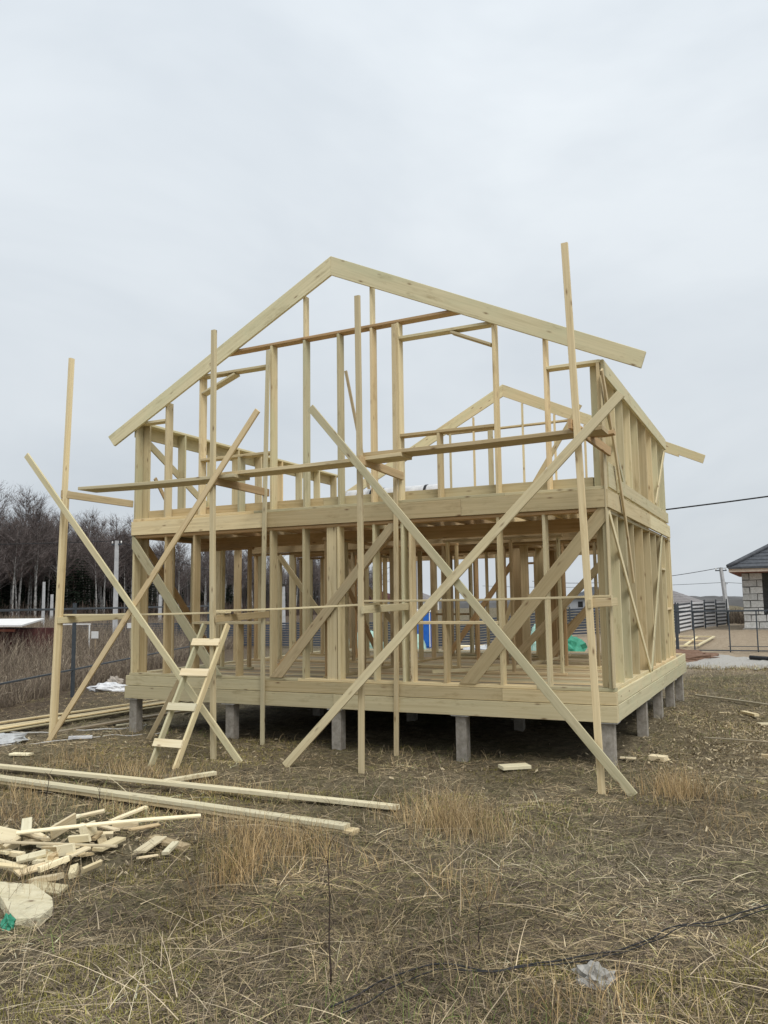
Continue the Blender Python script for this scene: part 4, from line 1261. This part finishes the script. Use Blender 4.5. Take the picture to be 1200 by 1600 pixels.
wall_slab(BX0+.01, BX0+.3, BY0+.32, BY1, bz0, bz0+3.3)
wall_slab(BX1-.3, BX1-.01, BY0+.32, BY1, bz0, bz0+3.3)
wall_slab(BX0+.31, BX1-.31, BY1-.3, BY1-.01, bz0, bz0+3.3)
wall_slab(BX0+.31, BX1-.31, BY0+3.0, BY0+3.2, bz0, bz0+3.3)
link('wall', pydata('wall', vs, fs), M_BLOCK, BH)
bx('foundation', BX0-.06, BX1+.06, BY0-.06, BY1+.06, bz0-.5, bz0+.095, BH, M_CONC)
# roof: hipped, courses of tiles stepped down the slope
ez = 3.74
ex0, ex1, ey0, ey1 = -.12, 9.3, 29.9, 39.3
pit = .56
def hip_roof(x0, x1, y0, y1, z, pitch_, courses, m, parent, name='roof', over=.018):
    vs, fs = [], []
    w = min(x1-x0, y1-y0)/2
    for side in range(4):
        for c in range(courses):
            a0, a1 = w*c/courses, w*(c+1)/courses
            za, zb = z+pitch_*a0+over, z+pitch_*a1-over*.2
            if side == 0: p = [(x0+a0, y0+a0), (x1-a0, y0+a0), (x1-a1, y0+a1), (x0+a1, y0+a1)]
            if side == 1: p = [(x1-a0, y0+a0), (x1-a0, y1-a0), (x1-a1, y1-a1), (x1-a1, y0+a1)]
            if side == 2: p = [(x1-a0, y1-a0), (x0+a0, y1-a0), (x0+a1, y1-a1), (x1-a1, y1-a1)]
            if side == 3: p = [(x0+a0, y1-a0), (x0+a0, y0+a0), (x0+a1, y0+a1), (x0+a1, y1-a1)]
            n = len(vs)
            vs += [(*p[0], za), (*p[1], za), (*p[2], zb), (*p[3], zb), (*p[0], za-over*2.2), (*p[1], za-over*2.2)]
            fs += [(n, n+1, n+2, n+3), (n+4, n+5, n+1, n)]
    return link(name, pydata(name, vs, fs), m, parent)
RF = hip_roof(ex0, ex1, ey0, ey1, ez, pit, 15, M_ROOF, BH, over=.03)
w_ = (min(ex1-ex0, ey1-ey0))/2
for sx_, sy_, ex_, ey_ in ((1, 1, ex0, ey0), (-1, 1, ex1, ey0)):
    pts = [(ex_+sx_*w_*u, ey_+sy_*w_*u, ez+pit*w_*u+.05) for u in (0, .1, .2, .4, .6, .8, 1)]
    link('hip_cap', tube_mesh(pts, .11, .11, 8), M_ROOF, BH)
bx('gutter', ex0, ex1, ey0-.07, ey0+.01, ez-.07, ez+.03, BH, M_ROOF)
bx('fascia', ex0+.02, ex1-.02, ey0+.012, ey0+.04, ez-.22, ez-.005, BH, M_FASCIA)
bx('fascia', ex0+.02, ex0+.05, ey0+.045, ey1-.02, ez-.22, ez-.005, BH, M_FASCIA)
for q in range(9):
    xx = ex0+.25+q*1.05
    vs2 = [(xx, ey0+.05, ez-.26), (xx, ey0+1.1, ez-.26), (xx, ey0+1.1, ez-.02), (xx, ey0+.05, ez-.10), (xx+.05, ey0+.05, ez-.26), (xx+.05, ey0+1.1, ez-.26), (xx+.05, ey0+1.1, ez-.02), (xx+.05, ey0+.05, ez-.10)]
    link('rafter_end', pydata('rafter_end', vs2, [(0, 1, 2, 3), (7, 6, 5, 4), (0, 4, 5, 1), (1, 5, 6, 2), (2, 6, 7, 3), (3, 7, 4, 0)]), M_SOFFIT, BH)
vs, fs = [], []
box_data(vs, fs, ex0+.055, ex1-.06, ey0+.06, BY0+.3, ez-.245, ez-.235)
box_data(vs, fs, ex0+.055, BX0+.3, BY0+.305, ey1-.1, ez-.245, ez-.235)
link('soffit', pydata('soffit', vs, fs), M_SOFFIT, BH)

# ------------------------------------------------------------------ grey-roofed house farther back
GH = empty('bungalow', (-12.5, 78, gz(-12.5, 78)))
tag(GH, 'distant bungalow with grey hipped roof and white wall behind the slat fence', 'house')
bx('wall', -13.6, -6.3, 75.2, 84, gz(-12, 78)-.3, 1.72, GH, M_WHITEW)
hip_roof(-14.5, -5.35, 74.4, 85, 1.75, .42, 8, M_ROOF2, GH)
bx('fascia', -14.5, -5.35, 74.36, 74.40, 1.62, 1.75, GH, M_RED)
vs, fs = [], []
link('window', pydata('window', *(lambda v, f: (box_data(v, f, -12.2, -10.9, 75.12, 75.2, .6, 1.5), (v, f))[1])([], [])), M_VOID, GH)

def far_house(x, y, w, d, h, m_w, m_r, label, rise=.5):
    z = gz(x, y)
    e = empty('far_house', (x, y, z))
    tag(e, label, 'house')
    bx('wall', x-w/2, x+w/2, y-d/2, y+d/2, z-.3, z+h, e, m_w)
    hip_roof(x-w/2-.5, x+w/2+.5, y-d/2-.5, y+d/2+.5, z+h+.02, rise, 5, m_r, e)
    for sx_ in (-.25, .2):
        vs, fs = [], []
        box_data(vs, fs, x+w*sx_-.5, x+w*sx_+.5, y-d/2-.06, y-d/2, z+h*.3, z+h*.75)
        link('window', pydata('window', vs, fs), M_VOID, e)
far_house(-86, 190, 9, 8, 2.7, M_WHITEW, M_ROOF2, 'far white cottage with grey roof glimpsed through the left part of the frame')
far_house(-100, 196, 10, 8, 3.0, M_WHITEW, M_RED, 'far pale cottage with dark red roof glimpsed through the middle of the frame')
far_house(-34, 165, 9, 9, 2.6, noise_mat('grey_plaster', (.30, .31, .33), (.40, .41, .43), 4, .85), M_ROOF, 'far grey cottage glimpsed between studs right of the blue cabin')
far_house(6, 190, 12, 9, 3.2, M_WHITEW, M_ROOF2, 'tiny far white house below the hills behind the utility pole')

# ------------------------------------------------------------------ yard objects behind the house
CB = empty('portable_toilet', (-14.4, 26.6, gz(-14.4, 26.6)), rad(20))
tag(CB, 'blue portable toilet cabin with white roof behind the house frame', 'portable toilet')
T0 = CB.matrix_basis.copy()
def lb(name, x0, x1, y0, y1, z0, z1, m, parent, T):
    vs, fs = [], []
    box_data(vs, fs, x0, x1, y0, y1, z0, z1)
    o = link(name, pydata(name, vs, fs), m, parent, T)
    bv = o.modifiers.new('edge', 'BEVEL'); bv.width = .012; bv.segments = 2
    return o
lb('body', -.55, .55, -.55, .55, .1, 1.85, M_BLUE, CB, T0)
lb('door', -.40, .40, -.575, -.552, .18, 1.78, M_BLUE, CB, T0)
lb('door_frame', -.46, -.41, -.59, -.552, .12, 1.83, M_WHITEW, CB, T0)
lb('door_frame', .41, .46, -.59, -.552, .12, 1.83, M_WHITEW, CB, T0)
lb('roof', -.60, .60, -.60, .60, 1.852, 2.0, M_WHITEW, CB, T0)
lb('skid', -.58, .58, -.5, -.38, 0, .098, M_WHITEW, CB, T0)
lb('skid', -.58, .58, .38, .5, 0, .098, M_WHITEW, CB, T0)
crumple('wrapped_pallet', .9, .8, .8, M_MINT, (-15.6, 22.8, gz(-15.6, 22.8)), 21, amp=.12, lab='mint wrapped pallet of insulation seen through the left part of the frame', cat='pallet load')
crumple('wrapped_pallet', .6, .6, .7, M_MINT, (-12.7, 21.6, gz(-12.7, 21.6)), 22, amp=.12, lab='smaller mint wrapped pallet seen between studs near the middle', cat='pallet load')
crumple('tarpaulin', .62, .55, .6, M_GREEN, (-5.35, 19.8, gz(-5.35, 19.8)), 23, amp=.22, lab='heap under green tarpaulin seen through the right part of the frame', cat='tarpaulin')
crumple('tarpaulin', .32, .4, .95, M_MINT, (-6.75, 20.4, gz(-6.75, 20.4)), 24, amp=.15, lab='pale green wrapped bundle standing left of the green tarpaulin heap', cat='tarpaulin')
crumple('plastic_sheet', 1.0, .6, .35, M_PLASTIC, (-8.6, 19.5, gz(-8.6, 19.5)), 25, amp=.3, lab='crumpled white plastic on the ground behind the terrace', cat='plastic sheet')
crumple('garbage_bag', .45, .4, .5, M_BLACK, (-2.35, 21.2, gz(-2.35, 21.2)), 26, amp=.2, lab='black garbage bag on the soil at the rear right corner of the frame', cat='garbage bag')
crumple('soil_heap', 1.5, 1.2, .28, M_REDSOIL, (-1.45, 19.9, gz(-1.45, 19.9)-.05), 27, amp=.2, lab='low heap of red brown soil beside the gravel pad', cat='soil heap')
SG = 'pale planks in the stack before the slat fence'
for i in range(10):
    o = bx('timber_board', -12.4+random.uniform(-.1, .1), -9.4+random.uniform(-.1, .1), 24.6+(i % 5)*.17, 24.75+(i % 5)*.17, .14+.06*(i//5), .19+.06*(i//5), None, W_PALE)
    tag(o, 'pale plank in the small stack in front of the slat fence behind the house', 'plank', SG)
for xx in (-12.0, -9.9):
    o = bx('timber_bearer', xx, xx+.1, 24.55, 25.5, .0, .138, None, W_OLD)
    tag(o, 'bearer under the left end of the pale plank stack' if xx < -11 else 'bearer under the right end of the pale plank stack', 'bearer')
TF = empty('timber_grid', (-1.6, 24.2, gz(-1.6, 24.2)))
tag(TF, 'small nailed frame of fresh timber lying on the soil behind the steel fence', 'timber frame')
def gb(a, b, w=.10):
    za, zb = gz(*a), gz(*b)
    board('frame_bar', (*a, za+.10), (*b, zb+.10), w, .05, TF, W_FRESH, (1, 0, 0) if abs(b[1]-a[1]) > abs(b[0]-a[0]) else (0, 1, 0))
gb((-2.15, 22.9), (-2.05, 26.2)); gb((-1.45, 22.9), (-1.30, 26.2)); gb((-.95, 22.9), (-.62, 26.2))
gb((-2.2, 22.85), (-.9, 22.85)); gb((-2.1, 26.2), (-.6, 26.2)); gb((-2.1, 24.4), (-.8, 24.4))
link_p = tube_mesh([(1.02, 19.3, gz(1, 19.3)+.12), (1.6, 19.0, gz(1.6, 19)+.13), (2.3, 18.8, gz(2.3, 18.8)+.12), (3.2, 18.8, gz(3.2, 18.8)+.12)], .07, .07, 10)
tag(link('drain_pipe', link_p, M_BLACK), 'black drain pipe lying on the gravel pad at the right edge', 'pipe')

def sign(x, y, h, w, hh, label):
    z = gz(x, y)
    e = empty('marker_sign', (x, y, z)); tag(e, label, 'sign')
    bx('stake', x-.025, x+.025, y-.02, y+.02, z-.1, z+h, e, W_OLD)
    bx('plate', x-w/2, x+w/2, y-.045, y-.022, z+h-hh, z+h, e, M_WHITEW)
sign(-22.8, 13.0, 1.35, .36, .28, 'small white marker plate on a stake among the weeds')
sign(-23.2, 15.4, 1.55, .30, .22, 'white marker plate on a stake just before the slat fence at the left')
sign(-1.0, 39.5, .95, .55, .32, 'small white plate on a stake left of the block house')

PF = empty('pipe_frame', (-25.6, 14.6, gz(-25.6, 14.6)))
tag(PF, 'thin white pipe frame shaped like a small goal among the left weeds', 'pipe frame')
for xx in (-26.2, -25.0):
    board('upright', (xx, 14.6+(xx+25.6)*.4, -.1), (xx, 14.6+(xx+25.6)*.4, 1.52), .05, .05, PF, M_WHITEW, (1, 0, 0))
board('crossbar', (-26.25, 14.34, 1.55), (-24.95, 14.86, 1.55), .05, .05, PF, M_WHITEW)
# ------------------------------------------------------------------ utility poles and wires
def upole(x, y, h, w, label, lean=(0, 0), base=None, wires=True, m=M_POLE):
    z = gz(x, y) if base is None else base
    e = empty('utility_pole', (x, y, z)); tag(e, label, 'utility pole')
    a, b = Vector((x, y, z-.3)), Vector((x+lean[0], y+lean[1], z+h))
    me = tube_mesh([a, a.lerp(b, .5), b], w, w*.72, 4, False)
    link('mast', me, m, e)
    if not wires: return b
    bx('insulator_arm', b.x-.35, b.x+.35, b.y-.03, b.y+.03, b.z-.22, b.z-.15, e, M_STEEL)
    for s in (-.3, 0, .3):
        link('insulator', tube_mesh([(b.x+s, b.y, b.z-.148), (b.x+s, b.y, b.z-.02)], .04, .03, 6), M_WHITEW, e)
    return b
upole(-44.8, 30, 4.05, .17, 'short pale concrete post standing among the weeds near the shed', wires=False)
p180 = upole(-28.5, 20, 5.65, .19, 'pale concrete utility pole left of the house corner')
upole(-55, 40, 3.4, .22, 'farther concrete post just right of the short one by the shed', wires=False)
upole(-43.0, 40, 3.2, .22, 'concrete post glimpsed behind the left lower window studs', wires=False)
upole(-35.3, 40, 3.0, .2, 'short concrete post glimpsed through the left lower window', wires=False)
p44 = upole(-31.3, 40, 3.5, .2, 'concrete post with strut glimpsed left of the middle brace', wires=False)
p65 = upole(-20.4, 40, 5.35, .22, 'concrete utility pole glimpsed left above the blue cabin')
pR = upole(-1.15, 46, 3.5, .16, 'leaning concrete utility pole between the grey bungalow and the block house', lean=(-.32, 0))
pR2 = upole(-4.6, 100, 5.2, .22, 'farther utility pole rising behind the grey bungalow roof')
pR3 = upole(1.2, 70, 3.6, .12, 'thin post behind the slat fence close to the block house', wires=False)
pOff = upole(-52, 5, 6.0, .25, 'concrete utility pole outside the left edge of the field')

def wire(a, b, sag, r, label, group=None):
    a, b = Vector(a), Vector(b)
    pts = []
    for i in range(17):
        u = i/16
        p = a.lerp(b, u); p.z -= sag*4*u*(1-u)
        pts.append(p)
    return tag(link('overhead_wire', tube_mesh(pts, r, r, 4), M_WIRE), label, 'wire', group)
wire((-9.5, 15.5, 4.85), (14, 13.0, 6.6), .45, .022, 'thick black overhead wire crossing the sky right of the house')
wire(pR, (-18, 60, 4.0), .5, .02, 'thin wire from the leaning pole towards the house frame')
wire(pR, (.1, 31.2, 3.95), .1, .014, 'thin wire from the leaning pole to the block house eave')
wire(pR2, (12, 92, 3.6), .25, .025, 'lower wire from the far pole passing behind the leaning pole')
wire(pR2, (-40, 110, 4.6), .4, .025, 'lower wire from the far pole running left behind the frame')
wire(p180, p44, .25, .018, 'wire from the left utility pole passing behind the house corner')
wire(pOff, p180, .35, .018, 'wire reaching the left utility pole from beyond the left edge')
wire(p44+Vector((0, 0, -.1)), p65, .4, .018, 'wire between the poles glimpsed inside the frame')

# shed at the left
SH = empty('shed', (-25.5, 10.5, 0))
tag(SH, 'low dark red shed with flat white roof among weeds at the left edge', 'shed')
bx('wall', -34, -25.1, 10.4, 13, -.1, 1.46, SH, M_RED)
vs = [(-34.5, 10.1, 1.62), (-23.6, 10.1, 1.66), (-26.0, 13.3, 1.84), (-34.5, 13.3, 1.80), (-34.5, 10.1, 1.50), (-23.6, 10.1, 1.60), (-26.0, 13.3, 1.78), (-34.5, 13.3, 1.68)]
link('roof', pydata('roof', vs, [(0, 1, 2, 3), (7, 6, 5, 4), (0, 4, 5, 1), (1, 5, 6, 2), (2, 6, 7, 3), (3, 7, 4, 0)]), M_WHITEW, SH)
bx('fascia', -34, -24.2, 10.25, 10.32, 1.40, 1.50, SH, M_SOFFIT)

# ------------------------------------------------------------------ birch wood and spruces beyond the field
def twig_ribbon(acc, p, d, L_, w, col, bend=.25, segs=2):
    u = d.cross(Vector((random.uniform(-1, 1), random.uniform(-1, 1), random.uniform(-1, 1))))
    if u.length < 1e-4: u = Vector((1, 0, 0))
    u.normalize()
    n = len(acc[0])
    q = p.copy(); dd_ = d.copy()
    pts = [q.copy()]
    for s in range(segs):
        dd_ = (dd_ + Vector((random.uniform(-bend, bend), random.uniform(-bend, bend), random.uniform(-bend*.4, bend*.8)))).normalized()
        q = q + dd_*(L_/segs)
        pts.append(q.copy())
    for i, pt in enumerate(pts):
        ww = w*(1-.75*i/segs)/2
        acc[0].append(tuple(pt-u*ww)); acc[0].append(tuple(pt+u*ww))
        acc[2].append(col); acc[2].append(col)
    for i in range(segs):
        k = n+2*i
        acc[1].append((k, k+1, k+3, k+2))
    return pts, dd_

def birch_meshes(seed, h):
    random.seed(seed)
    npt = 9
    lean = Vector((random.uniform(-.06, .06), random.uniform(-.06, .06), 0))
    pts = []
    for i in range(npt):
        u = i/(npt-1)
        pts.append(Vector((lean.x*h*u + .12*math.sin(u*5+seed), lean.y*h*u + .12*math.cos(u*4+seed*2), h*.92*u)))
    trunk = tube_mesh(pts, .17, .03, 6)
    acc = ([], [], [])
    def at(u):
        f = u*(npt-1); i = min(int(f), npt-2)
        return pts[i].lerp(pts[i+1], f-i)
    nb = 48
    for b in range(nb):
        u = .40 + .59*(b+random.random())/nb
        a = random.uniform(0, 6.28)
        up = random.uniform(.75, 1.5)
        d = Vector((math.cos(a), math.sin(a), up)).normalized()
        L_ = h*(.30*(1-u)+.09)*random.uniform(.7, 1.25)
        c = (.14+random.uniform(-.02, .04), .118+random.uniform(-.015, .02), .110+random.uniform(-.012, .02))  # crown browns lightened towards grey, distance haze put into the colour
        if random.random() < .25: c = (.26, .25, .24)
        bp_, bd = twig_ribbon(acc, at(u), d, L_, .055, c, .22, 3)
        for s in range(9):
            q = bp_[random.randint(1, 3)].lerp(bp_[random.randint(1, 2)], random.random())
            d2 = (bd + Vector((random.uniform(-.8, .8), random.uniform(-.8, .8), random.uniform(-.15, .6)))).normalized()
            g2 = random.uniform(.6, 1.5)
            c2 = (.135*g2, .112*g2, .105*g2)
            sp_, sdv = twig_ribbon(acc, q, d2, L_*random.uniform(.3, .65), .036, c2, .3, 2)
            for w in range(5):
                d3 = (sdv + Vector((random.uniform(-.8, .8), random.uniform(-.8, .8), random.uniform(-.5, .4)))).normalized()
                twig_ribbon(acc, sp_[random.randint(0, 2)], d3, L_*random.uniform(.18, .4), .028, c2, .3, 1)
    crown = np_mesh('birch_crown', acc[0], acc[1], np.array(acc[2]))
    trunk.materials.append(M_BARK); crown.materials.append(M_TWIG)
    return trunk, crown

def spruce_meshes(seed, h):
    random.seed(seed)
    trunk = tube_mesh([(0, 0, 0), (0, 0, h*.5), (0, 0, h*.96)], .16, .03, 6)
    acc = ([], [], [])
    levels = 26
    for l in range(levels):
        u = l/levels
        z = h*(.06 + .93*u)
        R = h*.20*(1-u)**.85 + .12
        for b in range(9):
            a = random.uniform(0, 6.28)
            d = Vector((math.cos(a), math.sin(a), -.25+.5*u)).normalized()
            r = R*random.uniform(.65, 1.15)
            for s in range(5):
                p = Vector((0, 0, z)) + d*(r*(.15+.8*s/4))
                for q in range(2):
                    d2 = (d + Vector((random.uniform(-.8, .8), random.uniform(-.8, .8), random.uniform(-.7, .2)))).normalized()
                    g = random.uniform(.6, 1.3)
                    twig_ribbon(acc, p, d2, r*.35+.12, .16, (.022*g, .032*g, .020*g), .2, 1)
    crown = np_mesh('spruce_crown', acc[0], acc[1], np.array(acc[2]))
    mt = noise_mat('spruce_bark_%d' % seed, (.05, .035, .028), (.09, .07, .055), 5, .9)
    trunk.materials.append(mt); crown.materials.append(M_NEEDLE)
    return trunk, crown

birches = [birch_meshes(100+i, h) for i, h in enumerate((14.5, 16, 13.2, 15.2, 16.8, 12.4))]
spruces = [spruce_meshes(200+i, h) for i, h in enumerate((11.5, 8.5, 13))]
random.seed(11)
FA, FB = Vector((-66, 4, 0)), Vector((-95, 200, 0))
fd = (FB-FA); fl = fd.length; fu = fd.normalized(); fn = Vector((-fu.y, fu.x, 0))   # fn points away from the camera side
if fn.x > 0: fn = -fn
def tree(kind, meshes, x, y, s, rz, label, group):
    z = gz(x, y)
    e = empty(kind, (x, y, z-.1), rz)
    e.scale = (s, s, s)
    tag(e, label, 'tree', group)
    for nm, me in zip(('trunk', 'crown'), meshes):
        o = bpy.data.objects.new(nm, me); COL.objects.link(o); o.parent = e
BL = 'bare birch with pale trunk in the wood beyond the left field'
SL = 'dark evergreen spruce standing among the bare birches'
BGp, SGp = 'birches of the wood beyond the field', 'spruces of the wood beyond the field'
for i in range(295):
    u = .17+.22*((i*.618034) % 1) if i < 165 else (.38+.6*random.random() if i < 280 else .02+.15*random.random())
    dpt = random.random()**1.1*24
    p = FA + fu*(u*fl) + fn*dpt
    tree('birch_tree', random.choice(birches), p.x, p.y, random.uniform(.72, .96), random.uniform(0, 6.28), BL, BGp)
for i in range(95):
    u = .16+.24*((i*.618034) % 1) if i < 64 else .4+.58*random.random()
    dpt = 3 + random.random()*18
    p = FA + fu*(u*fl) + fn*dpt
    tree('spruce_tree', random.choice(spruces), p.x, p.y, random.uniform(.45, .85), random.uniform(0, 6.28), SL, SGp)
# the depth of the wood behind, and the undergrowth along its edge: masses
n = 26000
u = .08+.92*rng.random(n)**1.25; dpt = 6 + rng.random(n)**.8*55
x = FA.x + fu.x*u*fl + fn.x*dpt; y = FA.y + fu.y*u*fl + fn.y*dpt
WC = np.array([(.10, .082, .076), (.07, .058, .054), (.032, .040, .030), (.22, .21, .20)])
ribbons('wood_mass', x, y, rng.uniform(4, 10.5, n), rng.uniform(.05, .20, n), rng.uniform(1.35, 1.62, n), rng.uniform(-.1, .15, n), WC[rng.choice(4, n, p=(.4, .3, .24, .06))], M_TWIG, 3, face=yaw)
n = 16000
u = .1+.9*rng.random(n)**1.3; dpt = -5 + rng.random(n)*20
x = FA.x + fu.x*u*fl + fn.x*dpt; y = FA.y + fu.y*u*fl + fn.y*dpt
ribbons('undergrowth', x, y, rng.uniform(.8, 3.2, n), rng.uniform(.03, .09, n), rng.uniform(.9, 1.6, n), rng.uniform(-.3, .7, n), np.array((.085, .062, .05))*rng.uniform(.5, 1.4, (n, 1)), M_WEED, 3, face=yaw)
